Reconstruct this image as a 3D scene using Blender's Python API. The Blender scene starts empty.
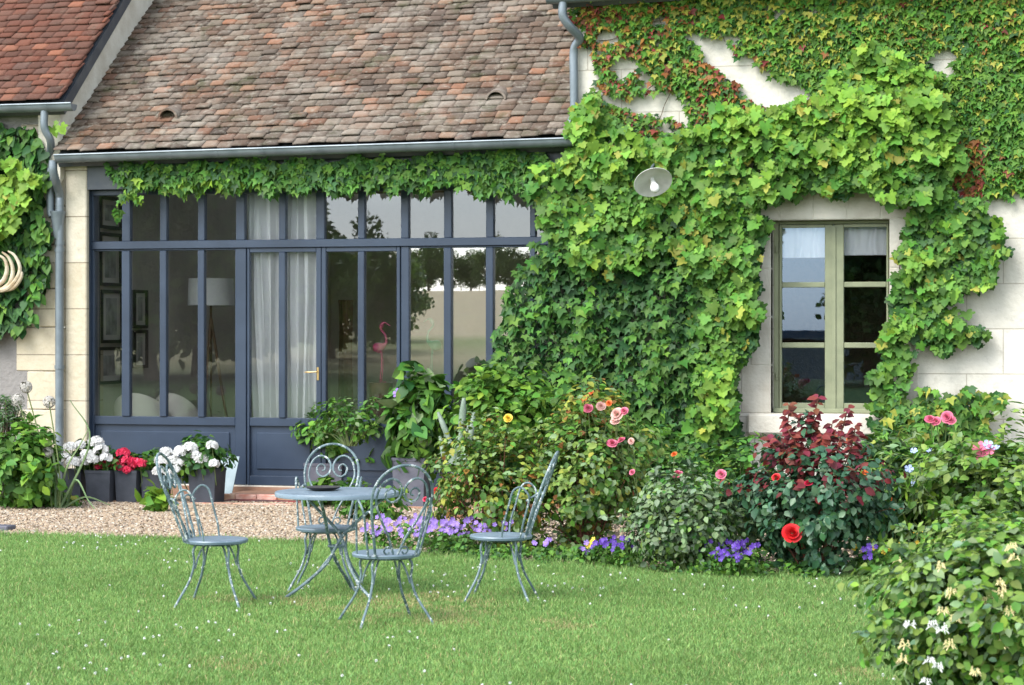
import bpy, math, random
import numpy as np
from mathutils import Vector, Matrix

rng = np.random.default_rng(7)
random.seed(7)
scene = bpy.context.scene
COL = scene.collection
R = math.radians

# ------------------------------------------------------------------ camera
F = 2250.0; Y0 = 330.0; H = 1.77; YAW = R(15)
CS, SN = math.cos(YAW), math.sin(YAW)
cd = bpy.data.cameras.new('camera'); cam = bpy.data.objects.new('camera', cd); COL.objects.link(cam)
cam.location = (0, 0, H); cam.rotation_euler = (R(90), 0, YAW)
cd.sensor_width = 36; cd.lens = F / 1024 * 36; cd.shift_y = -(342.5 - Y0) / 1024
cd.clip_start = 0.1; cd.clip_end = 9000
cd.dof.use_dof = True; cd.dof.focus_distance = 18.0; cd.dof.aperture_fstop = 6.3
scene.camera = cam

# ------------------------------------------------------------------ light
SUN_EL, SUN_AZ = R(46), R(212)     # azimuth measured clockwise from +Y
w = bpy.data.worlds.new('World'); scene.world = w; w.use_nodes = True
nt = w.node_tree; bg = nt.nodes['Background']
sky = nt.nodes.new('ShaderNodeTexSky'); sky.sky_type = 'NISHITA'; sky.sun_disc = False
sky.sun_elevation = SUN_EL; sky.sun_rotation = SUN_AZ; sky.dust_density = 1.0; sky.air_density = 1.0
hs = nt.nodes.new('ShaderNodeHueSaturation'); hs.inputs['Saturation'].default_value = 0.42
hs.inputs['Value'].default_value = 1.0
nt.links.new(sky.outputs[0], hs.inputs['Color']); nt.links.new(hs.outputs[0], bg.inputs['Color'])
bg.inputs['Strength'].default_value = 0.15
sl = bpy.data.lights.new('sun', 'SUN'); so = bpy.data.objects.new('sun', sl); COL.objects.link(so)
sl.energy = 1.3; sl.angle = R(32); sl.color = (1.0, 0.98, 0.95)
d = Vector((math.sin(SUN_AZ) * math.cos(SUN_EL), math.cos(SUN_AZ) * math.cos(SUN_EL), math.sin(SUN_EL)))
so.rotation_euler = d.to_track_quat('Z', 'Y').to_euler(); so.location = (0, 0, 30)
vs = scene.view_settings; vs.view_transform = 'Standard'; vs.look = 'None'; vs.gamma = 1; vs.exposure = 1.62
scene.render.engine = 'CYCLES'
scene.cycles.max_bounces = 6; scene.cycles.diffuse_bounces = 3; scene.cycles.glossy_bounces = 3
scene.cycles.transparent_max_bounces = 12; scene.cycles.transmission_bounces = 4
scene.cycles.use_denoising = True

# ------------------------------------------------------------------ measuring helpers
YF = 22.4
def W(x, y, Y=YF):
    u = (x - 512) / F; v = (Y0 - y) / F; t = Y / (CS + u * SN)
    return Vector((t * (-SN + u * CS), Y, H + v * t))
def G(x, y, z=0.0):
    u = (x - 512) / F; t = (H - z) / ((y - Y0) / F)
    return Vector((t * (-SN + u * CS), t * (CS + u * SN), z))
def D(p): return -p[0] * SN + p[1] * CS          # depth of a point
def S(p): return F / D(p)                        # pixels per metre there

# ------------------------------------------------------------------ objects
def tag(o, label=None, cat=None, group=None, kind=None):
    if label: o['label'] = label
    if cat: o['category'] = cat
    if group: o['group'] = group
    if kind: o['kind'] = kind
    return o
def empty(name, loc=(0, 0, 0), label=None, cat=None, group=None, rz=0):
    o = bpy.data.objects.new(name, None); COL.objects.link(o); o.location = loc; o.rotation_euler = (0, 0, rz)
    o.empty_display_size = 0.1
    return tag(o, label, cat, group)
def link(name, me, parent=None):
    o = bpy.data.objects.new(name, me); COL.objects.link(o)
    if parent is not None:
        o.parent = parent
    return o
def np_mesh(name, V, FV, FN, mats, mi=None, smooth=False):
    """V (n,3), FV flat vertex indices, FN verts per face"""
    me = bpy.data.meshes.new(name)
    V = np.asarray(V, dtype=np.float32); FV = np.asarray(FV, dtype=np.int32); FN = np.asarray(FN, dtype=np.int32)
    me.vertices.add(len(V)); me.vertices.foreach_set('co', V.ravel())
    me.loops.add(len(FV)); me.loops.foreach_set('vertex_index', FV)
    me.polygons.add(len(FN)); st = np.zeros(len(FN), np.int32); st[1:] = np.cumsum(FN)[:-1]
    me.polygons.foreach_set('loop_start', st); me.polygons.foreach_set('loop_total', FN)
    if mi is not None: me.polygons.foreach_set('material_index', np.asarray(mi, np.int32))
    if smooth: me.polygons.foreach_set('use_smooth', np.ones(len(FN), bool))
    for m in (mats if isinstance(mats, (list, tuple)) else [mats]): me.materials.append(m)
    me.update(calc_edges=True); me.validate()
    return me

def catmull(P, n=6, closed=False):
    P = [Vector(p) for p in P]; out = []
    N = len(P); rngs = range(N if closed else N - 1)
    for i in rngs:
        if closed: a, b, c, d_ = P[(i - 1) % N], P[i], P[(i + 1) % N], P[(i + 2) % N]
        else:
            b, c = P[i], P[i + 1]; a = P[i - 1] if i else b * 2 - c; d_ = P[i + 2] if i + 2 < N else c * 2 - b
        for k in range(n):
            t = k / n
            out.append(0.5 * ((2 * b) + (c - a) * t + (2 * a - 5 * b + 4 * c - d_) * t * t + (3 * b - a - 3 * c + d_) * t ** 3))
    if not closed: out.append(P[-1])
    return out

class MB:
    def __init__(s, off=(0, 0, 0)): s.v = []; s.f = []; s.m = []; s.cur = 0; s.off = Vector(off); s.sm = []
    def add(s, vs_, fs, smooth=False):
        b = len(s.v); s.v += [tuple(Vector(v) - s.off) for v in vs_]
        for f in fs: s.f.append([i + b for i in f]); s.m.append(s.cur); s.sm.append(smooth)
        return s
    def box(s, a, b, j=0.0):
        x0, y0, z0 = a; x1, y1, z1 = b
        v = [(x0, y0, z0), (x1, y0, z0), (x1, y1, z0), (x0, y1, z0), (x0, y0, z1), (x1, y0, z1), (x1, y1, z1), (x0, y1, z1)]
        if j: v = [tuple(c + random.uniform(-j, j) for c in p) for p in v]
        return s.add(v, [(0, 3, 2, 1), (4, 5, 6, 7), (0, 1, 5, 4), (1, 2, 6, 5), (2, 3, 7, 6), (3, 0, 4, 7)])
    def quad(s, a, b, c, d_): return s.add([a, b, c, d_], [(0, 1, 2, 3)])
    def cbox(s, a, b, c=0.006):
        """box with chamfered edges"""
        x0, y0, z0 = a; x1, y1, z1 = b; v = []
        for ax in range(3):
            pass
        X = (x0, x1); Y = (y0, y1); Z = (z0, z1); idx = {}
        for i in (0, 1):
            for j in (0, 1):
                for k in (0, 1):
                    sx, sy, sz = (1 - 2 * i) * c, (1 - 2 * j) * c, (1 - 2 * k) * c
                    idx[i, j, k, 0] = len(v); v.append((X[i], Y[j] + sy, Z[k] + sz))
                    idx[i, j, k, 1] = len(v); v.append((X[i] + sx, Y[j], Z[k] + sz))
                    idx[i, j, k, 2] = len(v); v.append((X[i] + sx, Y[j] + sy, Z[k]))
        f = []
        for i in (0, 1): f.append([idx[i, 0, 0, 0], idx[i, 1, 0, 0], idx[i, 1, 1, 0], idx[i, 0, 1, 0]][::(1 if i else -1)])
        for j in (0, 1): f.append([idx[0, j, 0, 1], idx[0, j, 1, 1], idx[1, j, 1, 1], idx[1, j, 0, 1]][::(1 if j else -1)])
        for k in (0, 1): f.append([idx[0, 0, k, 2], idx[1, 0, k, 2], idx[1, 1, k, 2], idx[0, 1, k, 2]][::(1 if k else -1)])
        for i in (0, 1):
            for j in (0, 1): f.append([idx[i, j, 0, 0], idx[i, j, 0, 1], idx[i, j, 1, 1], idx[i, j, 1, 0]])
            for k in (0, 1): f.append([idx[i, 0, k, 0], idx[i, 0, k, 2], idx[i, 1, k, 2], idx[i, 1, k, 0]])
        for j in (0, 1):
            for k in (0, 1): f.append([idx[0, j, k, 1], idx[0, j, k, 2], idx[1, j, k, 2], idx[1, j, k, 1]])
        for q in list(idx):
            if q[3] == 0: f.append([idx[q[0], q[1], q[2], n] for n in (0, 1, 2)])
        return s.add(v, f)
    def tube(s, P, r, n=6, closed=False, caps=True):
        P = [Vector(p) for p in P]; N = len(P); vs_ = []; fs = []
        rad = r if isinstance(r, (list, tuple)) else [r] * N
        ref = None
        for i in range(N):
            if closed: t = P[(i + 1) % N] - P[i - 1]
            else: t = P[min(i + 1, N - 1)] - P[max(i - 1, 0)]
            if t.length < 1e-9: t = Vector((0, 0, 1))
            t.normalize()
            if ref is None: ref = t.orthogonal().normalized()
            ref = (ref - t * ref.dot(t));
            if ref.length < 1e-6: ref = t.orthogonal()
            ref.normalize(); bi = t.cross(ref)
            for k in range(n):
                a = 2 * math.pi * k / n; vs_.append(P[i] + (ref * math.cos(a) + bi * math.sin(a)) * rad[i])
        for i in range(N if closed else N - 1):
            j = (i + 1) % N
            for k in range(n): fs.append((i * n + k, i * n + (k + 1) % n, j * n + (k + 1) % n, j * n + k))
        if caps and not closed: fs += [tuple(range(n))[::-1], tuple((N - 1) * n + k for k in range(n))]
        return s.add(vs_, fs, True)
    def lathe(s, prof, c=(0, 0, 0), n=20, M=None, wob=0.0):
        vs_ = []; fs = []; N = len(prof)
        for (r, z) in prof:
            for k in range(n):
                a = 2 * math.pi * k / n; p = Vector((r * math.cos(a), r * math.sin(a), z))
                if M is not None: p = M @ p
                vs_.append(p + Vector(c))
        for i in range(N - 1):
            for k in range(n): fs.append((i * n + k, i * n + (k + 1) % n, (i + 1) * n + (k + 1) % n, (i + 1) * n + k))
        if prof[0][0] > 1e-5: fs.append(tuple(range(n))[::-1])
        if prof[-1][0] > 1e-5: fs.append(tuple((N - 1) * n + k for k in range(n)))
        return s.add(vs_, fs, True)
    def build(s, name, mats, parent=None):
        me = bpy.data.meshes.new(name); me.from_pydata(s.v, [], s.f)
        for m in (mats if isinstance(mats, (list, tuple)) else [mats]): me.materials.append(m)
        me.polygons.foreach_set('material_index', s.m); me.polygons.foreach_set('use_smooth', s.sm)
        me.update()
        if any(s.sm):
            try: me.set_sharp_from_angle(angle=R(40))
            except Exception: pass
        return link(name, me, parent)

# ------------------------------------------------------------------ materials
def mat(name, col, rough=0.7, metal=0.0, var=None, vscale=8.0, bump=0.0, bscale=40.0, island=0.0, hue=0.0, trans=0.0, spec=0.5, var2=None):
    """principled with noise colour variation, per-island jitter, bump, optional translucency"""
    m = bpy.data.materials.new(name); m.use_nodes = True; t = m.node_tree; N = t.nodes; L = t.links
    b = N['Principled BSDF']; b.inputs['Roughness'].default_value = rough; b.inputs['Metallic'].default_value = metal
    b.inputs['Specular IOR Level'].default_value = spec
    tc = N.new('ShaderNodeTexCoord'); out = None
    rgb = N.new('ShaderNodeRGB'); rgb.outputs[0].default_value = (*col, 1); out = rgb.outputs[0]
    if var:
        no = N.new('ShaderNodeTexNoise'); no.inputs['Scale'].default_value = vscale; no.inputs['Detail'].default_value = 6
        L.new(tc.outputs['Object'], no.inputs['Vector'])
        rp = N.new('ShaderNodeValToRGB'); rp.color_ramp.elements[0].position = 0.38; rp.color_ramp.elements[1].position = 0.66
        L.new(no.outputs['Fac'], rp.inputs[0])
        mx = N.new('ShaderNodeMix'); mx.data_type = 'RGBA'; L.new(rp.outputs[0], mx.inputs[0]); L.new(out, mx.inputs[6])
        mx.inputs[7].default_value = (*var, 1); out = mx.outputs[2]
    if var2:
        no = N.new('ShaderNodeTexNoise'); no.inputs['Scale'].default_value = var2[1]; no.inputs['Detail'].default_value = 8
        no.inputs['Roughness'].default_value = 0.7
        L.new(tc.outputs['Object'], no.inputs['Vector'])
        rp = N.new('ShaderNodeValToRGB'); rp.color_ramp.elements[0].position = var2[2]; rp.color_ramp.elements[1].position = var2[2] + 0.04
        L.new(no.outputs['Fac'], rp.inputs[0])
        mx = N.new('ShaderNodeMix'); mx.data_type = 'RGBA'; L.new(rp.outputs[0], mx.inputs[0]); L.new(out, mx.inputs[6])
        mx.inputs[7].default_value = (*var2[0], 1); out = mx.outputs[2]
    if island or hue:
        ge = N.new('ShaderNodeNewGeometry'); h = N.new('ShaderNodeHueSaturation')
        mr = N.new('ShaderNodeMapRange'); mr.inputs[3].default_value = 1 - island; mr.inputs[4].default_value = 1 + island
        L.new(ge.outputs['Random Per Island'], mr.inputs[0]); L.new(mr.outputs[0], h.inputs['Value'])
        if hue:
            mu = N.new('ShaderNodeMath'); mu.operation = 'MULTIPLY'; mu.inputs[1].default_value = 37.13
            fr = N.new('ShaderNodeMath'); fr.operation = 'FRACT'
            m2 = N.new('ShaderNodeMapRange'); m2.inputs[3].default_value = 0.5 - hue; m2.inputs[4].default_value = 0.5 + hue
            L.new(ge.outputs['Random Per Island'], mu.inputs[0]); L.new(mu.outputs[0], fr.inputs[0]); L.new(fr.outputs[0], m2.inputs[0])
            L.new(m2.outputs[0], h.inputs['Hue'])
        L.new(out, h.inputs['Color']); out = h.outputs[0]
    L.new(out, b.inputs['Base Color'])
    if bump:
        no = N.new('ShaderNodeTexNoise'); no.inputs['Scale'].default_value = bscale; no.inputs['Detail'].default_value = 5
        L.new(tc.outputs['Object'], no.inputs['Vector'])
        bp = N.new('ShaderNodeBump'); bp.inputs['Strength'].default_value = bump; bp.inputs['Distance'].default_value = 0.02
        L.new(no.outputs['Fac'], bp.inputs['Height']); L.new(bp.outputs[0], b.inputs['Normal'])
    if trans:
        tr = N.new('ShaderNodeBsdfTranslucent'); L.new(out, tr.inputs['Color'])
        ms = N.new('ShaderNodeMixShader'); ms.inputs[0].default_value = trans
        L.new(b.outputs[0], ms.inputs[1]); L.new(tr.outputs[0], ms.inputs[2]); L.new(ms.outputs[0], N['Material Output'].inputs[0])
    return m
def leafm(name, col, trans=0.28, island=0.35, hue=0.02, rough=0.58): return mat(name, col, rough, island=island, hue=hue, trans=trans, spec=0.35, var=(min(1, col[0] * 1.3), col[1] * 1.18, col[2] * 1.2), vscale=16)
def glass_mat(name, tint=(0.985, 0.99, 0.985), r0=0.10, gc=(0.9, 0.95, 1.0)):
    m = bpy.data.materials.new(name); m.use_nodes = True; t = m.node_tree; N = t.nodes; L = t.links
    N.remove(N['Principled BSDF'])
    tr = N.new('ShaderNodeBsdfTransparent'); tr.inputs[0].default_value = (*tint, 1)
    gl = N.new('ShaderNodeBsdfGlossy'); gl.inputs['Roughness'].default_value = 0.0; gl.inputs[0].default_value = (*gc, 1)
    fr = N.new('ShaderNodeFresnel'); fr.inputs[0].default_value = 1.5
    ad = N.new('ShaderNodeMath'); ad.operation = 'ADD'; ad.inputs[1].default_value = r0
    no = N.new('ShaderNodeTexNoise'); no.inputs['Scale'].default_value = 1.3
    bp = N.new('ShaderNodeBump'); bp.inputs['Strength'].default_value = 0.02; bp.inputs['Distance'].default_value = 0.02
    L.new(no.outputs[0], bp.inputs['Height']); L.new(bp.outputs[0], gl.inputs['Normal'])
    mx = N.new('ShaderNodeMixShader'); L.new(fr.outputs[0], ad.inputs[0]); L.new(ad.outputs[0], mx.inputs[0])
    L.new(tr.outputs[0], mx.inputs[1]); L.new(gl.outputs[0], mx.inputs[2]); L.new(mx.outputs[0], N['Material Output'].inputs[0])
    return m
def ramp_island(name, cols, rough=0.85, lichen=None, lscale=6.0, bump=0.4):
    """constant ramp over the per-tile random value, plus blotches"""
    m = bpy.data.materials.new(name); m.use_nodes = True; t = m.node_tree; N = t.nodes; L = t.links; b = N['Principled BSDF']
    b.inputs['Roughness'].default_value = rough; b.inputs['Specular IOR Level'].default_value = 0.25
    ge = N.new('ShaderNodeNewGeometry'); rp = N.new('ShaderNodeValToRGB'); rp.color_ramp.interpolation = 'LINEAR'
    e = rp.color_ramp.elements
    while len(e) < len(cols): e.new(0.5)
    for i, c in enumerate(cols): e[i].position = i / (len(cols) - 1); e[i].color = (*c, 1)
    L.new(ge.outputs['Random Per Island'], rp.inputs[0]); out = rp.outputs[0]
    tc = N.new('ShaderNodeTexCoord')
    for (lc, sc, p0, p1, f) in (lichen or []):
        no = N.new('ShaderNodeTexNoise'); no.inputs['Scale'].default_value = sc; no.inputs['Detail'].default_value = 7; no.inputs['Roughness'].default_value = 0.65
        L.new(tc.outputs['Object'], no.inputs['Vector'])
        r2 = N.new('ShaderNodeMapRange'); r2.inputs[1].default_value = p0; r2.inputs[2].default_value = p1; r2.inputs[4].default_value = f
        L.new(no.outputs[0], r2.inputs[0])
        mx = N.new('ShaderNodeMix'); mx.data_type = 'RGBA'; L.new(r2.outputs[0], mx.inputs[0]); L.new(out, mx.inputs[6]); mx.inputs[7].default_value = (*lc, 1)
        out = mx.outputs[2]
    L.new(out, b.inputs['Base Color'])
    no = N.new('ShaderNodeTexNoise'); no.inputs['Scale'].default_value = 60; no.inputs['Detail'].default_value = 4
    L.new(tc.outputs['Object'], no.inputs['Vector'])
    bp = N.new('ShaderNodeBump'); bp.inputs['Strength'].default_value = bump; bp.inputs['Distance'].default_value = 0.01
    L.new(no.outputs[0], bp.inputs['Height']); L.new(bp.outputs[0], b.inputs['Normal'])
    return m
def ashlar(name, base, alt, joint, bw=0.95, bh=0.44, jo=0.006, offx=0.0, offz=0.0, dirt=(0.35, 0.33, 0.28)):
    m = bpy.data.materials.new(name); m.use_nodes = True; t = m.node_tree; N = t.nodes; L = t.links; b = N['Principled BSDF']
    b.inputs['Roughness'].default_value = 0.9; b.inputs['Specular IOR Level'].default_value = 0.2
    tc = N.new('ShaderNodeTexCoord'); sp = N.new('ShaderNodeSeparateXYZ'); cb = N.new('ShaderNodeCombineXYZ')
    L.new(tc.outputs['Object'], sp.inputs[0])
    ax = N.new('ShaderNodeMath'); ax.inputs[1].default_value = offx; L.new(sp.outputs[0], ax.inputs[0])
    az = N.new('ShaderNodeMath'); az.inputs[1].default_value = offz; L.new(sp.outputs[2], az.inputs[0])
    L.new(ax.outputs[0], cb.inputs[0]); L.new(az.outputs[0], cb.inputs[1])
    br = N.new('ShaderNodeTexBrick'); L.new(cb.outputs[0], br.inputs['Vector'])
    br.inputs['Color1'].default_value = (*base, 1); br.inputs['Color2'].default_value = (*alt, 1); br.inputs['Mortar'].default_value = (*joint, 1)
    br.inputs['Scale'].default_value = 1; br.inputs['Mortar Size'].default_value = jo; br.inputs['Brick Width'].default_value = bw
    br.inputs['Row Height'].default_value = bh; br.inputs['Mortar Smooth'].default_value = 0.3; br.offset = 0.37
    out = br.outputs['Color']
    for (c, sc, p0, p1, f) in ((dirt, 1.6, 0.48, 0.75, 0.6), ((0.30, 0.27, 0.21), 3.7, 0.60, 0.72, 0.5), ((0.62, 0.58, 0.48), 9.0, 0.45, 0.75, 0.35), (dirt, 26.0, 0.56, 0.75, 0.4)):
        no = N.new('ShaderNodeTexNoise'); no.inputs['Scale'].default_value = sc; no.inputs['Detail'].default_value = 8; no.inputs['Roughness'].default_value = 0.65
        L.new(tc.outputs['Object'], no.inputs['Vector'])
        r2 = N.new('ShaderNodeMapRange'); r2.inputs[1].default_value = p0; r2.inputs[2].default_value = p1; r2.inputs[4].default_value = f
        L.new(no.outputs[0], r2.inputs[0])
        mx = N.new('ShaderNodeMix'); mx.data_type = 'RGBA'; L.new(r2.outputs[0], mx.inputs[0]); L.new(out, mx.inputs[6]); mx.inputs[7].default_value = (*c, 1)
        out = mx.outputs[2]
    L.new(out, b.inputs['Base Color'])
    no = N.new('ShaderNodeTexNoise'); no.inputs['Scale'].default_value = 18; no.inputs['Detail'].default_value = 8
    L.new(tc.outputs['Object'], no.inputs['Vector'])
    mu = N.new('ShaderNodeMath'); mu.operation = 'MULTIPLY_ADD'; mu.inputs[1].default_value = -1.2; L.new(br.outputs['Fac'], mu.inputs[0]); L.new(no.outputs[0], mu.inputs[2])
    bp = N.new('ShaderNodeBump'); bp.inputs['Strength'].default_value = 0.45; bp.inputs['Distance'].default_value = 0.02
    L.new(mu.outputs[0], bp.inputs['Height']); L.new(bp.outputs[0], b.inputs['Normal'])
    return m

M = {}
M['stone'] = ashlar('limestone', (0.66, 0.63, 0.55), (0.60, 0.57, 0.49), (0.42, 0.38, 0.31), offx=0.1, offz=-0.02)
M['stone_warm'] = ashlar('warm_limestone', (0.50, 0.44, 0.32), (0.58, 0.53, 0.42), (0.26, 0.22, 0.16), bw=3.0, bh=0.5, jo=0.007, dirt=(0.32, 0.26, 0.17))
M['stone_plain'] = mat('dressed_stone', (0.62, 0.59, 0.51), 0.9, var=(0.50, 0.46, 0.38), vscale=4, bump=0.4, bscale=30, spec=0.2)
M['render'] = mat('grey_render', (0.215, 0.205, 0.195), 0.95, var=(0.29, 0.275, 0.255), vscale=2.2, bump=0.7, bscale=26, spec=0.15)
M['zinc'] = mat('zinc', (0.20, 0.235, 0.26), 0.42, 0.35, var=(0.14, 0.17, 0.19), vscale=5, bump=0.05)
M['zinc_dark'] = mat('dark_zinc', (0.06, 0.07, 0.085), 0.5, 0.3, var=(0.1, 0.11, 0.12), vscale=4)
M['blue'] = mat('slate_blue_paint', (0.020, 0.034, 0.060), 0.38, var=(0.028, 0.045, 0.076), vscale=3, bump=0.05, bscale=60)
M['sage'] = mat('sage_paint', (0.25, 0.27, 0.16), 0.5, var=(0.20, 0.22, 0.13), vscale=6, bump=0.08)
M['glass'] = glass_mat('window_glass')
M['glass_win'] = glass_mat('old_window_glass', r0=0.10, gc=(0.50, 0.70, 1.0))
M['glass_right'] = glass_mat('mirroring_window_glass', r0=0.29, gc=(0.85, 0.90, 0.95))
M['glass_top'] = glass_mat('transom_glass', r0=0.07, gc=(0.8, 0.88, 1.0))
M['white_enamel'] = mat('white_enamel', (0.62, 0.62, 0.58), 0.35, var=(0.5, 0.5, 0.46), vscale=9)
M['bulb'] = mat('bulb_glass', (0.75, 0.75, 0.72), 0.2)
M['iron'] = mat('blue_grey_iron', (0.14, 0.205, 0.22), 0.42, var=(0.05, 0.085, 0.095), vscale=14, bump=0.15, bscale=90, var2=((0.50, 0.54, 0.53), 38.0, 0.555))
M['iron_seat'] = mat('blue_grey_seat_paint', (0.17, 0.23, 0.28), 0.35, var=(0.12, 0.17, 0.21), vscale=7, bump=0.1, bscale=60, var2=((0.5, 0.55, 0.55), 30.0, 0.66))
M['planter'] = mat('anthracite_planter', (0.030, 0.036, 0.048), 0.6, var=(0.045, 0.052, 0.068), vscale=8, bump=0.1)
M['planter2'] = mat('violet_grey_planter', (0.075, 0.077, 0.10), 0.65, var=(0.11, 0.11, 0.135), vscale=8, bump=0.1)
M['terracotta'] = mat('terracotta', (0.42, 0.15, 0.075), 0.85, var=(0.50, 0.26, 0.16), vscale=9, bump=0.2)
M['soil'] = mat('soil', (0.05, 0.035, 0.022), 0.95, var=(0.09, 0.07, 0.045), vscale=12, bump=1, bscale=30)
M['gravelbase'] = mat('gravel_base', (0.30, 0.22, 0.15), 0.95, var=(0.42, 0.32, 0.23), vscale=30, bump=1, bscale=60)
M['bark'] = mat('bark', (0.10, 0.07, 0.045), 0.9, var=(0.16, 0.12, 0.08), vscale=14, bump=0.8)
M['greenstem'] = mat('green_stem', (0.10, 0.16, 0.04), 0.6, var=(0.14, 0.17, 0.06), vscale=9)
M['redstem'] = mat('red_stem', (0.16, 0.06, 0.035), 0.6)
M['plaster'] = mat('interior_plaster', (0.46, 0.43, 0.37), 0.95, var=(0.54, 0.50, 0.43), vscale=2.5, bump=0.4, bscale=14)
M['floor'] = mat('terracotta_floor', (0.24, 0.13, 0.08), 0.6, var=(0.3, 0.18, 0.12), vscale=4)
M['cloth'] = mat('white_cloth', (0.90, 0.90, 0.90), 0.9, trans=0.12, var=(0.86, 0.87, 0.88), vscale=4)
M['leather'] = mat('cream_cloth', (0.72, 0.69, 0.60), 0.7, var=(0.66, 0.63, 0.54), vscale=5)
M['wood'] = mat('brown_wood', (0.16, 0.09, 0.045), 0.6, var=(0.10, 0.055, 0.03), vscale=12, bump=0.2)
M['blackwood'] = mat('black_frame', (0.02, 0.018, 0.015), 0.4)
M['paper'] = mat('print_paper', (0.46, 0.46, 0.42), 0.8, var=(0.24, 0.25, 0.22), vscale=7)
M['mount'] = mat('picture_mount', (0.62, 0.60, 0.54), 0.8)
M['brass'] = mat('brass', (0.55, 0.38, 0.16), 0.35, 0.9)
M['horn'] = mat('antler', (0.62, 0.55, 0.42), 0.6, var=(0.40, 0.30, 0.18), vscale=9, bump=0.2)
M['black'] = mat('dark_dish', (0.03, 0.025, 0.025), 0.4)
M['mat'] = mat('doormat', (0.06, 0.055, 0.055), 0.95, var=(0.28, 0.05, 0.04), vscale=5, bump=0.8, bscale=120)
M['brick'] = mat('old_brick', (0.42, 0.20, 0.12), 0.9, island=0.35, hue=0.02, var=(0.55, 0.38, 0.28), vscale=10, bump=0.4)
M['pink_metal'] = mat('pink_enamel', (0.6, 0.10, 0.2), 0.4)
M['green_metal'] = mat('green_enamel', (0.10, 0.38, 0.22), 0.4)
M['pad'] = mat('cactus_pad', (0.15, 0.21, 0.15), 0.6, var=(0.24, 0.30, 0.24), vscale=10, bump=0.3, bscale=80)
M['rock'] = mat('pinkish_stone', (0.34, 0.28, 0.25), 0.9, var=(0.44, 0.38, 0.33), vscale=12, bump=0.5)

tiles_mid = [(0.065, 0.048, 0.038), (0.11, 0.075, 0.055), (0.15, 0.10, 0.07), (0.13, 0.10, 0.082), (0.21, 0.17, 0.135), (0.17, 0.105, 0.075), (0.30, 0.26, 0.21), (0.19, 0.125, 0.09), (0.16, 0.13, 0.105), (0.24, 0.12, 0.075), (0.12, 0.095, 0.08), (0.22, 0.185, 0.145), (0.145, 0.105, 0.08), (0.34, 0.22, 0.15), (0.36, 0.17, 0.10)]
tiles_left = [(0.10, 0.045, 0.032), (0.19, 0.062, 0.036), (0.15, 0.065, 0.045), (0.25, 0.075, 0.042), (0.17, 0.085, 0.062), (0.22, 0.068, 0.04), (0.29, 0.09, 0.05), (0.17, 0.06, 0.038), (0.26, 0.105, 0.068), (0.46, 0.16, 0.085)]
tiles_mid = [tuple(v * f for v, f in zip(c, (.71, .685, .66))) for c in tiles_mid]; tiles_left = [tuple(v * f for v, f in zip(c, (.62, .68, .72))) for c in tiles_left]
M['tile_mid'] = ramp_island('weathered_tile', tiles_mid, lichen=[((0.12, 0.095, 0.078), 0.5, 0.2, 0.8, 0.35), ((0.30, 0.27, 0.23), 1.7, 0.50, 0.68, 0.55), ((0.27, 0.13, 0.075), 3.1, 0.58, 0.72, 0.5), ((0.32, 0.29, 0.24), 7.0, 0.55, 0.68, 0.6), ((0.05, 0.055, 0.022), 2.6, 0.56, 0.68, 0.65), ((0.28, 0.26, 0.22), 22.0, 0.56, 0.70, 0.6), ((0.05, 0.04, 0.035), 9.0, 0.56, 0.75, 0.6)])
M['tile_left'] = ramp_island('red_tile', tiles_left, lichen=[((0.09, 0.055, 0.042), 1.5, 0.3, 0.75, 0.6), ((0.16, 0.12, 0.09), 5.0, 0.55, 0.7, 0.4), ((0.20, 0.15, 0.11), 24.0, 0.60, 0.72, 0.5), ((0.05, 0.04, 0.03), 9.0, 0.58, 0.75, 0.5)])
# ------------------------------------------------------------------ the setting: ground
def inpoly(x, y, P):
    x = np.asarray(x); y = np.asarray(y); r = np.zeros(x.shape, bool); n = len(P)
    for i in range(n):
        x0, y0 = P[i]; x1, y1 = P[(i + 1) % n]
        c = ((y0 > y) != (y1 > y)) & (x < (x1 - x0) * (y - y0) / ((y1 - y0) if y1 != y0 else 1e-9) + x0); r ^= c
    return r
_nz = rng.random((256, 256))
def vnoise(x, y, s=1.0):
    x = np.asarray(x, float) / s + 1000; y = np.asarray(y, float) / s + 1000
    xi = np.floor(x).astype(int); yi = np.floor(y).astype(int); fx = x - xi; fy = y - yi
    fx = fx * fx * (3 - 2 * fx); fy = fy * fy * (3 - 2 * fy); g = lambda a, b: _nz[a % 256, b % 256]
    return (g(xi, yi) * (1 - fx) + g(xi + 1, yi) * fx) * (1 - fy) + (g(xi, yi + 1) * (1 - fx) + g(xi + 1, yi + 1) * fx) * fy

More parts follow.
